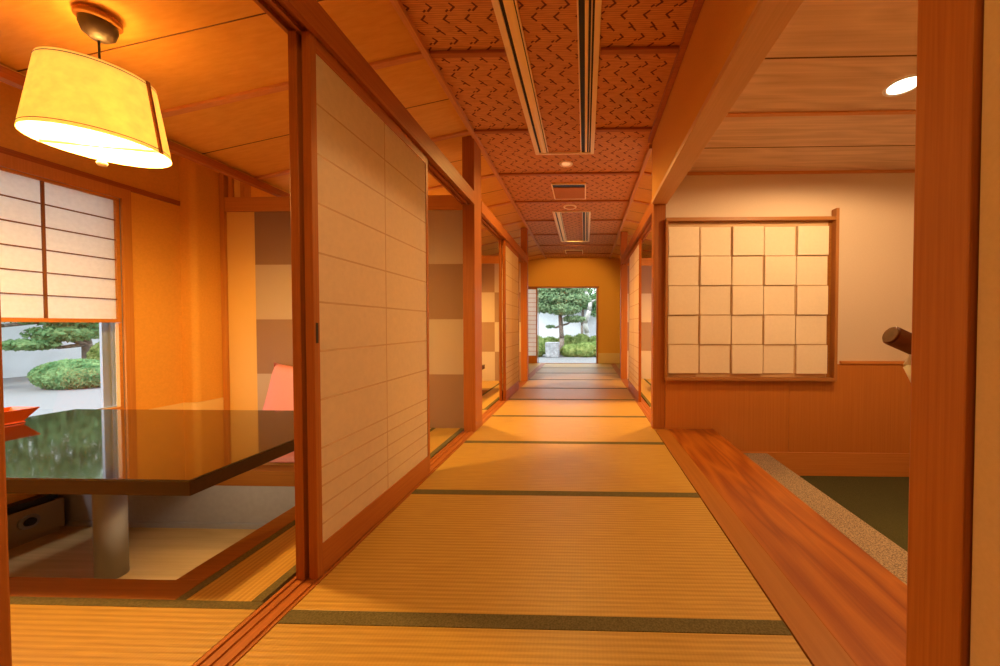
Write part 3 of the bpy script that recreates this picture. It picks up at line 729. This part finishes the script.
# small black spotlight under the sloping ceiling of the second room
r_ = thing('ceiling_spotlight', 'small black spotlight under the sloping ceiling of the second table room', 'spotlight', (-1.85, 6.08, 2.60))
MB().tube((-1.85, 6.08, 2.598), (-1.85, 6.08, 2.580), 0.03, seg=20).build('mount_plate', M['dark'], r_)
MB().tube((-1.85, 6.10, 2.572), (-1.85, 5.99, 2.545), 0.034, 0.040, seg=20).build('lamp_head', M['dark'], r_)

# ------------------------------------------------------------------ corridor ceiling fixtures
def slot_fixture(y0, y1, lab):
    r_ = thing('slot_light', lab, 'ceiling fixture', (-0.21, (y0+y1)/2, CZ-0.002), 'recessed slot fixtures')
    x0, x1 = -0.508, 0.090; z1 = CZ-0.0025; z0 = z1-0.014
    mb = MB(); mb.box(x0, x1, y1-0.022, y1, z0, z1, 0.002); mb.box(x0, x1, y0, y0+0.022, z0, z1, 0.002)
    for a, b_ in ((x0, x0+0.040), (x0+0.126, x0+0.136), (x1-0.136, x1-0.126), (x1-0.036, x1)): mb.box(a, b_, y0+0.022, y1-0.022, z0, z1, 0.002)
    mb.build('bezel', M['fixture'], r_)
    for a, b_, bl in ((x0+0.040, x0+0.126, [(0.020, 0.078)]), (x1-0.126, x1-0.036, [(0.034, 0.056), (0.070, 0.078)])):
        sl = MB().box(a, b_, y0+0.022, y1-0.022, z1-0.002, z1).build('slot', M['dark'], r_)
        for p, q in bl:
            mb = MB(); n_ = 6
            for k in range(n_):                     # curved reflector blade
                u0, u1 = k/n_, (k+1)/n_
                za = z0+0.002+0.007*(2*u0-1)**2; zb = z0+0.002+0.007*(2*u1-1)**2
                mb.quad((a+p+(q-p)*u0, y0+0.03, za), (a+p+(q-p)*u0, y1-0.03, za), (a+p+(q-p)*u1, y1-0.03, zb), (a+p+(q-p)*u1, y0+0.03, zb))
            mb.build('reflector_blade', M['gold'], sl)
slot_fixture(*FIX1, 'long twin slot ceiling fixture directly overhead, running towards the camera')
slot_fixture(*FIX2, 'short looking twin slot ceiling fixture farther down the corridor')
r_ = thing('downlight', 'small round ceiling downlight just past the long slot fixture', 'downlight', (-0.21, 3.86, CZ-0.002))
MB().lathe((-0.21, 3.86, CZ-0.002), [(0.075, 0), (0.072, -0.008), (0.050, -0.010), (0.046, -0.002)], 32).build('trim_ring', M['fixture'], r_)
MB().lathe((-0.21, 3.86, CZ-0.002), [(0.046, -0.003), (0, -0.003)], 32).build('lens', M['down_dim'], r_)
r_ = thing('ceiling_speaker', 'round ceiling speaker ring between the square vent and the farther slot fixture', 'speaker', (-0.225, 5.25, CZ-0.002))
MB().lathe((-0.225, 5.25, CZ-0.002), [(0.10, 0), (0.097, -0.010), (0.078, -0.012), (0.074, -0.004)], 32).build('trim_ring', M['fixture'], r_)
MB().lathe((-0.225, 5.25, CZ-0.002), [(0.074, -0.005), (0, -0.007)], 32).build('grille_cloth', M['grille'], r_)
def vent(y0, y1, x0, x1, lab):
    r_ = thing('ceiling_vent', lab, 'vent', ((x0+x1)/2, (y0+y1)/2, CZ-0.002), 'ceiling vents')
    z1 = CZ-0.0025; z0 = z1-0.016
    mb = MB(); mb.box(x0, x1, y0, y0+0.016, z0, z1); mb.box(x0, x1, y1-0.016, y1, z0, z1); mb.box(x0, x0+0.016, y0+0.016, y1-0.016, z0, z1); mb.box(x1-0.016, x1, y0+0.016, y1-0.016, z0, z1); mb.build('bezel', M['fixture'], r_)
    MB().box(x0+0.016, x1-0.016, y0+0.13, y1-0.016, z0+0.004, z1).build('cover_panel', M['grille'], r_)
    MB().box(x0+0.016, x1-0.016, y0+0.016, y0+0.13, z1-0.004, z1).build('intake_slot', M['dark'], r_)
vent(4.376, 4.90, -0.425, 0.012, 'square ceiling vent between the small downlight and the round speaker')
vent(8.22, 8.66, -0.47, -0.05, 'far ceiling vent near the end wall')

# ------------------------------------------------------------------ entrance hall (genkan)
GY = 3.40; GX = 3.70; GZ = 2.454
struct('wall_entrance', MB().box(0.773, GX, GY, GY+0.1, -0.5, 2.76), M['gwall'], 'cream plaster wall at the back of the entrance hall', 'wall')
struct('wall_entrance_side', MB().box(GX, GX+0.1, 0.6, GY+0.2, -0.5, 2.9), M['gwall'], 'cream plaster side wall of the entrance hall', 'wall')
mb = MB(); mb.box(0.775, 1.950, GY-0.012, GY-0.001, -0.215, 0.632); mb.box(1.953, 3.10, GY-0.012, GY-0.001, -0.215, 0.632); mb.box(3.103, GX-0.002, GY-0.012, GY-0.001, -0.215, 0.632)
struct('wainscot', mb, M['wains'], 'orange wooden wainscot below the paper square panel', 'wainscot')
struct('trim_2', MB().box(2.425, GX-0.002, GY-0.025, GY-0.001, 0.634, 0.662, 0.003), M['skirt'], 'thin wooden rail on top of the wainscot', 'trim')
struct('baseboard_entrance', MB().box(0.95, GX-0.002, GY-0.022, GY-0.001, -0.44, -0.216, 0.003), M['skirt'], 'broad wooden skirting board of the entrance hall', 'baseboard')
struct('floor_entrance', MB().box(1.2, GX, 0.7, GY-0.001, -0.52, -0.441), M['carpet'], 'dark green carpet on the sunken entrance floor', 'floor')
struct('stone_step', MB().box(1.236, 1.745, 0.72, GY-0.024, -0.44, -0.22, 0.012), M['stone'], 'speckled granite step beside the wooden step board', 'step')
mb = MB(); mb.box(0.674, 0.7965, 0.718, GY-0.016, -0.12, 0.0025); o = struct('trim_3', mb, M['strip'], 'brown wooden strip between tatami and the broad step board', 'trim')
mb = MB(); mb.box(0.797, 1.236, 0.718, GY-0.014, -0.215, 0.003, 0.002)
struct('step_board', mb, M['step'], 'broad glossy red brown step board along the entrance hall', 'step')
mb = MB(); mb.box(0.645, GX, 0.70, GY+0.05, GZ, GZ+0.02)
mb.mi = 1
gb = [1.48, 1.96, 2.925]
for y in gb: mb.box(0.78, GX-0.001, y-0.0035, y+0.0035, GZ-0.0025, GZ-0.0005)
mb.mi = 0
struct('ceiling_entrance', mb, [M['gceil'], M['groove']], 'grained cedar board ceiling of the entrance hall', 'ceiling')
struct('ceiling_batten', MB().box(0.782, GX-0.001, 2.445, 2.478, GZ-0.014, GZ-0.001, 0.003), M['batten_light'], 'pale batten across the cedar ceiling of the entrance hall', 'batten')
struct('ceiling_moulding', MB().box(0.782, GX-0.001, GY-0.03, GY-0.001, GZ-0.022, GZ-0.001, 0.003), M['batten_light'], 'pale moulding where cedar ceiling meets the entrance wall', 'moulding')
struct('wall_hanging', MB().box(0.640, 0.772, -1.5, 3.384, 2.195, 2.90), M['hwall'], 'hanging plaster wall above the open side of the corridor', 'wall')
struct('hanging_beam', MB().box(0.634, 0.780, 0.717, 3.384, 2.156, 2.194, 0.003), M['beam_plain'], 'pale beam edging the underside of the hanging plaster wall', 'beam')

# downlight of the hall
def hall_light(x, y, lab):
    r_ = thing('downlight', lab, 'downlight', (x, y, GZ-0.001), 'entrance hall downlights')
    MB().lathe((x, y, GZ-0.001), [(0.100, 0), (0.098, -0.005), (0.084, -0.006), (0.078, -0.001)], 40).build('trim_ring', M['white'], r_)
    MB().lathe((x, y, GZ-0.001), [(0.078, -0.002), (0, -0.002)], 40).build('lens', M['down'], r_)
hall_light(1.930, 2.20, 'bright round downlight in the cedar ceiling beside the near pillar')

# panel of woven paper squares
r_ = thing('paper_square_panel', 'framed wall panel of twenty five cream paper squares on the entrance hall wall', 'wall panel', (1.59, GY-0.03, 0.465))
fw_ = 0.028
MB().box(0.762, 2.355, GY-0.075, GY-0.002, 1.980, 2.013, 0.003).build('top_rail', M['frame_x'], r_)
MB().box(0.762, 2.355, GY-0.075, GY-0.013, 0.477, 0.507, 0.003).build('bottom_rail', M['frame_x'], r_)
MB().box(2.326, 2.355, GY-0.080, GY-0.013, 0.477, 2.088, 0.003).build('stile', M['frame_z'], r_)
MB().box(0.762, 0.782, GY-0.075, GY-0.013, 0.508, 1.979, 0.003).build('stile', M['frame_z'], r_)
MB().box(0.783, 2.325, GY-0.020, GY-0.0125, 0.508, 1.979).build('backing_board', M['backing'], r_)
MB().box(2.292, 2.3255, GY-0.0215, GY-0.0201, 0.508, 1.979).build('side_reveal', M['pitframe'], r_)
cw = (2.287-0.785)/5; ch = (1.933-0.537)/5
for i in range(5):
    for j in range(5):
        up_ = (i+j) % 2 == 0
        x0 = 0.786+cw*i; z1 = 1.935-ch*j
        yb = GY-0.0205; yf = GY-(0.048 if up_ else 0.032)
        grow = 0.0 if up_ else -0.001
        mb = MB(); mb.box(x0-grow+0.008, x0+cw+grow-0.008, yf, yb, z1-ch-grow+0.0045, z1+grow-0.0045, 0.0015)
        for v in mb.bm.verts:                    # each sheet bulges a little at its middle
            if v.co.y < GY-0.025: v.co.y -= 0.004*((i*7+j*3) % 3)/2
        mb.build('paper_square', M['gpaper'], r_)

# handrail end behind the near pillar
r_ = thing('handrail', 'dark round wooden handrail end poking out behind the near broad pillar', 'handrail', (0.80, 0.74, 0.90))
dirv = Vector((0.87, -0.02, -0.40)).normalized(); p0 = Vector((0.676, 0.790, 0.978)); p1 = p0 + dirv*0.75
mb = MB(); seg = 28
mb.tube(p0, p1, 0.0215, seg=seg); mb.tube(p0-dirv*0.004, p0, 0.018, 0.0215, seg=seg)
mb.build('rail', wood('handrail_wood', (0.09, 0.024, 0.008), (0.17, 0.05, 0.015), 'x', 60, 3, rough=0.35), r_)
for t_ in (0.055, 0.62):
    q = p0 + dirv*t_
    mb = MB(); mb.chain([q+Vector((0, 0, -0.018)), q+Vector((-0.014, 0.0, -0.045)), q+Vector((-0.012, -0.018, -0.075)), Vector((q.x+0.008, 0.703, q.z-0.10))], [0.008, 0.009, 0.010, 0.010], 12); mb.tube((q.x+0.008, 0.7015, q.z-0.10), (q.x+0.008, 0.707, q.z-0.10), 0.026, seg=20)
    mb.build('bracket', M['white'], r_)

# ------------------------------------------------------------------ end wall with the garden door
dx0, dx1 = -1.262, 0.316
mb = MB(); mb.box(-3.69, -1.535, YW, YW+0.1, -0.1, 2.9); mb.box(dx1, 3.4, YW, YW+0.1, -0.1, 2.9); mb.box(-1.535, dx1, YW, YW+0.1, 2.012, 2.9)
struct('wall_back', mb, M['wall'], 'orange plaster end wall around the garden door', 'wall')
mb = MB(); mb.box(dx1+0.031, 3.3, YW-0.012, YW-0.001, 0.0, 0.275); mb.box(-3.6, -1.537, YW-0.012, YW-0.001, 0.0, 0.275)
struct('baseboard_back', mb, M['walllow'], 'pale low band at the foot of the end wall', 'baseboard')
mb = MB(); mb.box(-1.60, dx1+0.05, YW-0.03, YW+0.10, 1.985, 2.020, 0.003); mb.box(dx1-0.005, dx1+0.03, YW-0.02, YW+0.10, 0.0, 1.985, 0.003); mb.box(-1.60, -1.535, YW-0.02, YW+0.10, 0.0, 1.985); mb.box(-1.535, dx1-0.005, YW, YW+0.1, -0.05, 0.0)
o = struct('door_1', mb, M['post'], 'garden door opening with thin wooden frame at the corridor end', 'door')
g = MB(); g.box(-1.255, -1.235, YW+0.06, YW+0.085, 0.0, 1.985); g.box(dx1-0.022, dx1-0.006, YW+0.06, YW+0.085, 0.0, 1.985); g.build('metal_sash', M['leg'], o)
MB().box(-1.234, dx1-0.023, YW+0.070, YW+0.074, 0.001, 1.984).build('glass_pane', M['glass'], o)
r_ = thing('sliding_screen', 'narrow paper lattice screen standing open at the side of the garden door', 'paper sliding door', (-1.4, YW-0.0, 0.0), 'sliding paper screens')
x0, x1 = -1.532, -1.262
mb = MB(); mb.box(x0, x0+0.025, YW+0.005, YW+0.035, 0.002, 1.983); mb.build('stile', M['post'], r_)
mb = MB(); mb.box(x1-0.028, x1, YW+0.005, YW+0.035, 0.002, 1.983); mb.build('stile', M['post'], r_)
MB().box(x0+0.025, x1-0.028, YW+0.005, YW+0.035, 0.002, 0.20).build('bottom_panel', M['wains'], r_)
MB().box(x0+0.025, x1-0.028, YW+0.005, YW+0.035, 1.955, 1.983).build('top_rail', M['rail_x'], r_)
MB().box(x0+0.025, x1-0.028, YW+0.022, YW+0.024, 0.20, 1.955).build('paper_sheet', M['shade_paper'], r_)
mb = MB()
for q in range(1, 15): z = 0.20+0.117*q; mb.box(x0+0.025, x1-0.028, YW+0.010, YW+0.0215, z-0.005, z+0.005)
mb.build('lattice_bars', M['kumiko'], r_)
# hall side walls
struct('wall_hall', MB().box(-3.83, -3.69, 6.361, YW+0.1, -0.1, 2.64), M['wall'], 'ochre side wall of the far hall on the table room side', 'wall')
struct('wall_hall_far', MB().box(mir(-3.69), mir(-3.83), 6.67, YW+0.1, -0.1, 2.64), M['wall'], 'ochre side wall of the far hall on the entrance side', 'wall')
struct('wall_passage', MB().box(0.795, 3.4, 3.501, 3.555, -0.1, 2.78), M['wall'], 'ochre wall backing the entrance hall', 'wall')

# ledge and vase left of the garden door
r_ = thing('display_ledge', 'low pale wooden display ledge beside the garden door', 'ledge', (-1.86, 9.02, 0.0))
MB().box(-2.35, -1.60, 8.86, 9.17, 0.195, 0.220, 0.003).build('top_board', M['panel'], r_)
for xx in (-2.30, -1.66): MB().box(xx-0.02, xx+0.02, 8.89, 9.14, 0.0, 0.195).build('leg', M['post'], r_)
MB().box(-2.28, -1.68, 8.90, 8.915, 0.10, 0.195).build('apron', M['wains'], r_)
r_ = thing('vase', 'black round vase with a green sprig on the display ledge', 'vase', (-1.71, 9.0, 0.221))
MB().lathe((-1.71, 9.0, 0.221), [(0, 0), (0.05, 0.001), (0.085, 0.04), (0.09, 0.08), (0.06, 0.13), (0.032, 0.155), (0.038, 0.18), (0.030, 0.18), (0.026, 0.15)], 28).build('vase_body', M['dark'], r_)
mb = MB(); mb.chain([(-1.71, 9.0, 0.38), (-1.66, 8.98, 0.42), (-1.58, 8.95, 0.41), (-1.50, 8.93, 0.36)], [0.004, 0.004, 0.003, 0.002], 6); mb.leaves((-1.56, 8.94, 0.37), (0.11, 0.05, 0.05), 60, 0.03); mb.build('sprig', M['leaf'], r_)
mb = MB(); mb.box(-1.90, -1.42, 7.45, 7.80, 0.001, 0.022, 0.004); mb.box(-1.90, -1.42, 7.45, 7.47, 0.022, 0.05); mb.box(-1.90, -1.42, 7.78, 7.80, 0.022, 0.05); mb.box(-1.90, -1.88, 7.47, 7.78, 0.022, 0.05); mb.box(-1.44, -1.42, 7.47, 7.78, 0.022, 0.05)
tag(mb.build('dark_patch_box', M['dark']), 'low black box standing in for a dark floor patch past the second pillar', 'tray')  # black box added in place of a shadow-dark patch of floor

# ------------------------------------------------------------------ roof
mb = MB(); mb.box(-4.5, 4.4, -2.2, 9.9, 2.95, 3.1)
mb.box(-3.83, -3.69, -1.7, 9.3, 2.64, 2.95); mb.box(3.33, 3.47, 3.5, 9.3, 2.64, 2.95)
struct('roof', mb, M['roof'], 'roof over the building', 'roof')

# ------------------------------------------------------------------ garden
GG = -0.40
mb = MB(); mb.box(-16, -3.84, -8, 22, GG-0.2, GG); mb.box(-3.84, 14, 9.32, 22, GG-0.2, GG)
struct('ground_gravel', mb, M['gravel'], 'pale gravel garden ground', 'ground')
mb = MB(); mb.box(-15.6, -15.4, -8, 20.4, GG, 2.6); mb.box(-15.4, 14, 20.2, 20.4, GG, 2.6); mb.box(-15.66, -15.34, -8, 20.46, 2.6, 2.7); mb.box(-15.34, 14, 20.14, 20.46, 2.6, 2.7)
struct('wall_garden', mb, M['gwallout'], 'pale plaster garden wall', 'wall')

def bush(x, y, rx, ry, h, lab, m='azalea', n=2200, size=0.045, grp='clipped garden bushes'):
    r_ = thing('garden_bush', lab, 'bush', (x, y, GG), grp)
    mb = MB(); mb.blob((x, y, GG+h*0.45), (rx*0.93, ry*0.93, h*0.52), 3, 0.05); mb.leaves((x, y, GG+h*0.45), (rx, ry, h*0.58), n, size, 0.3, 0.12, 0.5)
    mb.build('foliage', M[m], r_)
    mb = MB(); mb.chain([(x, y, GG), (x+0.03, y, GG+h*0.3)], [0.05, 0.03], 8); mb.build('stem', M['bark'], r_)
def hedge(lab, lumps, n, size):
    c0 = lumps[0]
    r_ = thing('garden_hedge', lab, 'hedge', (c0[0], c0[1], GG), 'clipped garden hedges')
    mb = MB()
    for x, y, rx, ry, h in lumps:
        mb.blob((x, y, GG+h*0.42), (rx*0.94, ry*0.94, h*0.54), 3, 0.05)
        mb.leaves((x, y, GG+h*0.42), (rx, ry, h*0.60), n, size, 0.3, 0.14, 0.5)
    mb.build('foliage', M['azalea'], r_)
    mb = MB()
    for x, y, rx, ry, h in lumps: mb.chain([(x, y, GG), (x+0.02, y, GG+h*0.25)], [0.05, 0.03], 8)
    mb.build('stem', M['bark'], r_)
hedge('low rounded hedge right of the stone block in the garden door view', [(-0.62, 15.75, 0.50, 0.5, 0.56), (0.02, 15.7, 0.55, 0.55, 0.64), (0.75, 15.8, 0.60, 0.55, 0.70)], 1500, 0.045)
hedge('low clipped bush left of the stone block in the garden door view', [(-2.30, 15.6, 0.48, 0.5, 0.50)], 1500, 0.045)
hedge('taller rounded hedge behind the stone block and pine trunk', [(-3.3, 17.2, 0.65, 0.5, 0.86), (-2.5, 17.3, 0.62, 0.5, 0.92), (-1.75, 17.25, 0.6, 0.45, 0.84), (-0.9, 17.25, 0.6, 0.42, 0.92), (-0.2, 17.15, 0.62, 0.42, 0.98), (0.55, 17.1, 0.6, 0.42, 0.90), (1.2, 17.2, 0.6, 0.5, 1.20)], 1100, 0.05)
bush(-11.5, 7.60, 0.80, 0.5, 0.62, 'fine leaved green bush outside the lamp room window', 'leaf', 6000, 0.035)
bush(-12.15, 8.70, 0.42, 0.42, 1.05, 'yellow green bush next to the window sash outside the lamp room', 'azalea', 4000, 0.04)
bush(-11.9, 10.6, 0.75, 0.7, 1.35, 'taller yellow green bush behind the others outside the lamp room')
bush(-14.0, 6.0, 0.7, 0.7, 0.6, 'green bush farther along the garden wall outside the lamp room')
bush(-9.5, 3.0, 0.9, 0.8, 0.7, 'green bush near the house wall outside the lamp room', 'leaf')

r_ = thing('stone_block', 'upright grey stone block beside the pine trunk in the garden', 'stone', (-1.44, 15.3, GG))
mb = MB(); mb.box(-1.74, -1.14, 15.1, 15.5, GG, 0.26, 0.05)
for v in mb.bm.verts: v.co += Vector((random.uniform(-.03, .03), random.uniform(-.03, .03), random.uniform(-.035, .02) if v.co.z > 0 else 0))
mb.build('stone', M['rock'], r_)

def tree(name, lab, base, trunk, radii, pads, m, bark, grp='garden trees', size=0.07, dens=1.0):
    r_ = thing(name, lab, 'tree', base, grp)
    mb = MB(); mb.chain(trunk, radii, 12)
    for c, rad, n in pads:
        near = min(trunk, key=lambda p: (Vector(p)-Vector(c)).length)
        mb.chain([near, ((near[0]+c[0])/2, (near[1]+c[1])/2, (near[2]+c[2])/2-0.08), c], [radii[-1]*0.9, radii[-1]*0.7, radii[-1]*0.35], 8)
    mb.build('trunk', M[bark], r_)
    mb = MB()
    for c, rad, n in pads: mb.leaves(c, rad, int(n*dens), size, 0.4, 0.75)
    mb.build('foliage', M[m], r_)
    return r_
tree('pine_tree', 'spreading garden pine framed by the door at the corridor end', (-1.10, 16.3, GG),
     [(-1.10, 16.3, GG), (-1.08, 16.3, 0.4), (-1.12, 16.3, 1.0), (-1.16, 16.35, 1.5), (-1.0, 16.4, 2.3)], [0.13, 0.11, 0.10, 0.09, 0.06],
     [((-1.9, 16.2, 1.85), (0.75, 0.6, 0.28), 1500), ((-1.0, 16.0, 1.75), (0.85, 0.6, 0.30), 1700), ((-0.5, 16.2, 1.30), (0.55, 0.45, 0.16), 800), ((-1.5, 16.1, 2.25), (0.9, 0.6, 0.3), 1800), ((-0.5, 16.2, 2.2), (0.8, 0.6, 0.32), 1700), ((-2.1, 16.4, 2.6), (0.9, 0.7, 0.35), 1600), ((-0.9, 16.3, 2.75), (1.1, 0.7, 0.35), 2000), ((-1.6, 16.2, 0.95), (0.22, 0.2, 0.07), 200)], 'pine', 'bark')
tree('garden_tree', 'tree with pale curving trunk at the right of the garden door view', (0.05, 17.9, GG),
     [(0.05, 17.9, GG), (0.10, 17.9, 0.6), (0.0, 17.9, 1.1), (0.22, 17.9, 1.75), (0.28, 17.9, 2.2), (0.05, 17.9, 2.7), (-0.25, 17.9, 3.1)], [0.14, 0.13, 0.12, 0.11, 0.10, 0.09, 0.07],
     [((-0.2, 17.95, 3.25), (0.9, 0.4, 0.5), 1500), ((0.95, 17.9, 2.6), (0.5, 0.4, 0.8), 1300)], 'leaf', 'bark_pale')
tree('garden_tree', 'dark thin trunked leafy tree behind the pale trunk', (-0.15, 19.3, GG),
     [(-0.15, 19.3, GG), (-0.16, 19.3, 1.0), (-0.10, 19.3, 2.2), (-0.05, 19.3, 3.0)], [0.08, 0.075, 0.07, 0.05],
     [((-0.1, 19.3, 2.45), (0.9, 0.6, 0.6), 2200), ((0.75, 19.4, 2.1), (0.6, 0.6, 0.7), 1600), ((-0.6, 19.3, 3.1), (1.2, 0.6, 0.6), 2000), ((-2.4, 19.5, 3.0), (1.5, 0.6, 0.6), 2000)], 'leaf', 'bark')
tree('garden_tree', 'leafy tree with drooping boughs outside the lamp room window', (-13.3, 9.0, GG),
     [(-13.3, 9.0, GG), (-13.3, 9.0, 0.5), (-13.4, 8.95, 1.2), (-13.35, 8.9, 2.4), (-13.4, 8.8, 3.4)], [0.10, 0.09, 0.085, 0.075, 0.06],
     [((-13.0, 8.4, 0.80), (0.7, 0.55, 0.20), 1100), ((-13.1, 7.9, 0.55), (0.45, 0.45, 0.14), 600), ((-13.0, 8.85, 1.15), (0.8, 0.6, 0.3), 1300), ((-13.3, 8.3, 1.4), (1.1, 0.8, 0.4), 1700), ((-13.6, 6.6, 0.95), (0.55, 0.5, 0.13), 450),
      ((-13.4, 8.6, 2.4), (1.3, 1.6, 0.6), 3200), ((-13.6, 7.2, 3.0), (1.2, 1.4, 0.7), 2600), ((-13.4, 9.0, 3.5), (1.4, 1.9, 0.8), 3600), ((-13.3, 9.9, 2.6), (1.2, 0.9, 0.7), 2200), ((-13.5, 7.8, 4.5), (1.4, 2.2, 0.8), 3000)], 'leaf', 'bark', size=0.055, dens=1.8)
tree('garden_tree', 'slim pale trunked tree by the window sash outside the lamp room', (-13.3, 11.6, GG),
     [(-13.3, 11.6, GG), (-13.3, 11.6, 1.0), (-13.25, 11.6, 2.4)], [0.09, 0.085, 0.07],
     [((-13.2, 11.9, 2.6), (1.0, 0.8, 0.6), 1500), ((-13.8, 12.3, 1.3), (0.7, 0.6, 0.5), 900)], 'azalea', 'bark_pale')

# ------------------------------------------------------------------ lights
WARM = (1.0, 0.55, 0.135)
def point(name, loc, e, r_, c=WARM):
    l = bpy.data.lights.new(name, 'POINT'); l.energy = e; l.color = c; l.shadow_soft_size = r_
    o = bpy.data.objects.new(name, l); o.location = loc; COL.objects.link(o); return o
def spot(name, loc, e, ang, blend, r_, c=WARM, tgt=None):
    l = bpy.data.lights.new(name, 'SPOT'); l.energy = e; l.color = c; l.spot_size = R(ang); l.spot_blend = blend; l.shadow_soft_size = r_
    o = bpy.data.objects.new(name, l); o.location = loc
    if tgt is not None: o.rotation_euler = (Vector(tgt)-Vector(loc)).to_track_quat('-Z', 'Y').to_euler()
    COL.objects.link(o); return o
for i, (x, y) in enumerate(((LAMP[0], LAMP[1]), (LAMP[0], LAMP[1]+DY2), (mir(LAMP[0]), LAMP[1]+3.12))):
    point('lamp_bulb_light', (x, y, 1.935), (215, 380, 340)[i], 0.09)
spot('hall_downlight_and_fill', (1.930, 2.20, GZ-0.02), 122, 176, 0.25, 0.07, (1.0, 0.63, 0.28))
spot('hall_downlight_and_fill', (1.930, 1.10, GZ-0.02), 70, 174, 0.3, 0.07, (1.0, 0.63, 0.28))  # added second hall light out of view, no fixture modelled
spot('corridor_downlight_and_fill', (-0.21, 3.86, CZ-0.03), 110, 165, 0.7, 0.04, WARM)
spot('corridor_downlight_and_fill', (-0.21, 0.30, CZ-0.03), 45, 165, 0.7, 0.06, WARM)  # added fill above the camera, with no fixture in the ceiling
spot('corridor_downlight_and_fill', (-0.21, 6.20, CZ-0.04), 230, 64, 0.6, 0.06, WARM, (-0.40, 9.2, 1.35))  # added light without a fixture, aimed to brighten the end wall
spot('foot_well_fill_light', (-2.20, 1.75, 0.325), 17, 118, 0.35, 0.04, (1.0, 0.70, 0.36), (-2.08, 2.0, -0.4))  # added fill under the tabletop to brighten the foot well; no lamp there
sun = bpy.data.lights.new('sun', 'SUN'); sun.energy = 4.5; sun.angle = R(12); sun.color = (1.0, 0.96, 0.9)
so = bpy.data.objects.new('sun', sun); so.rotation_euler = (R(38), 0, R(-35)); COL.objects.link(so)

w = bpy.data.worlds.new('sky'); bpy.context.scene.world = w; w.use_nodes = True
bg = w.node_tree.nodes['Background']; bg.inputs[0].default_value = (0.86, 0.91, 1.0, 1); bg.inputs[1].default_value = 5.0

# ------------------------------------------------------------------ camera
cam = bpy.data.cameras.new('camera'); co = bpy.data.objects.new('camera', cam); COL.objects.link(co)
cam.sensor_width = 36.0; cam.lens = 350/1000*36.0; cam.clip_start = 0.02
cam.shift_x = -(575.83-500)/1000; cam.shift_y = (332.12-333)/1000
co.location = (0, 0, 1.0); co.rotation_euler = (R(90-1.1), 0, R(1.5))
sc = bpy.context.scene; sc.camera = co
sc.view_settings.view_transform = 'Standard'; sc.view_settings.look = 'None'; sc.view_settings.gamma = 1.0
sc.view_settings.use_curve_mapping = False; sc.view_settings.exposure = 0.0
sc.cycles.use_denoising = True; sc.cycles.max_bounces = 10; sc.cycles.diffuse_bounces = 5; sc.cycles.transparent_max_bounces = 12
sc.cycles.sample_clamp_indirect = 6.0; sc.cycles.caustics_reflective = False; sc.cycles.caustics_refractive = False
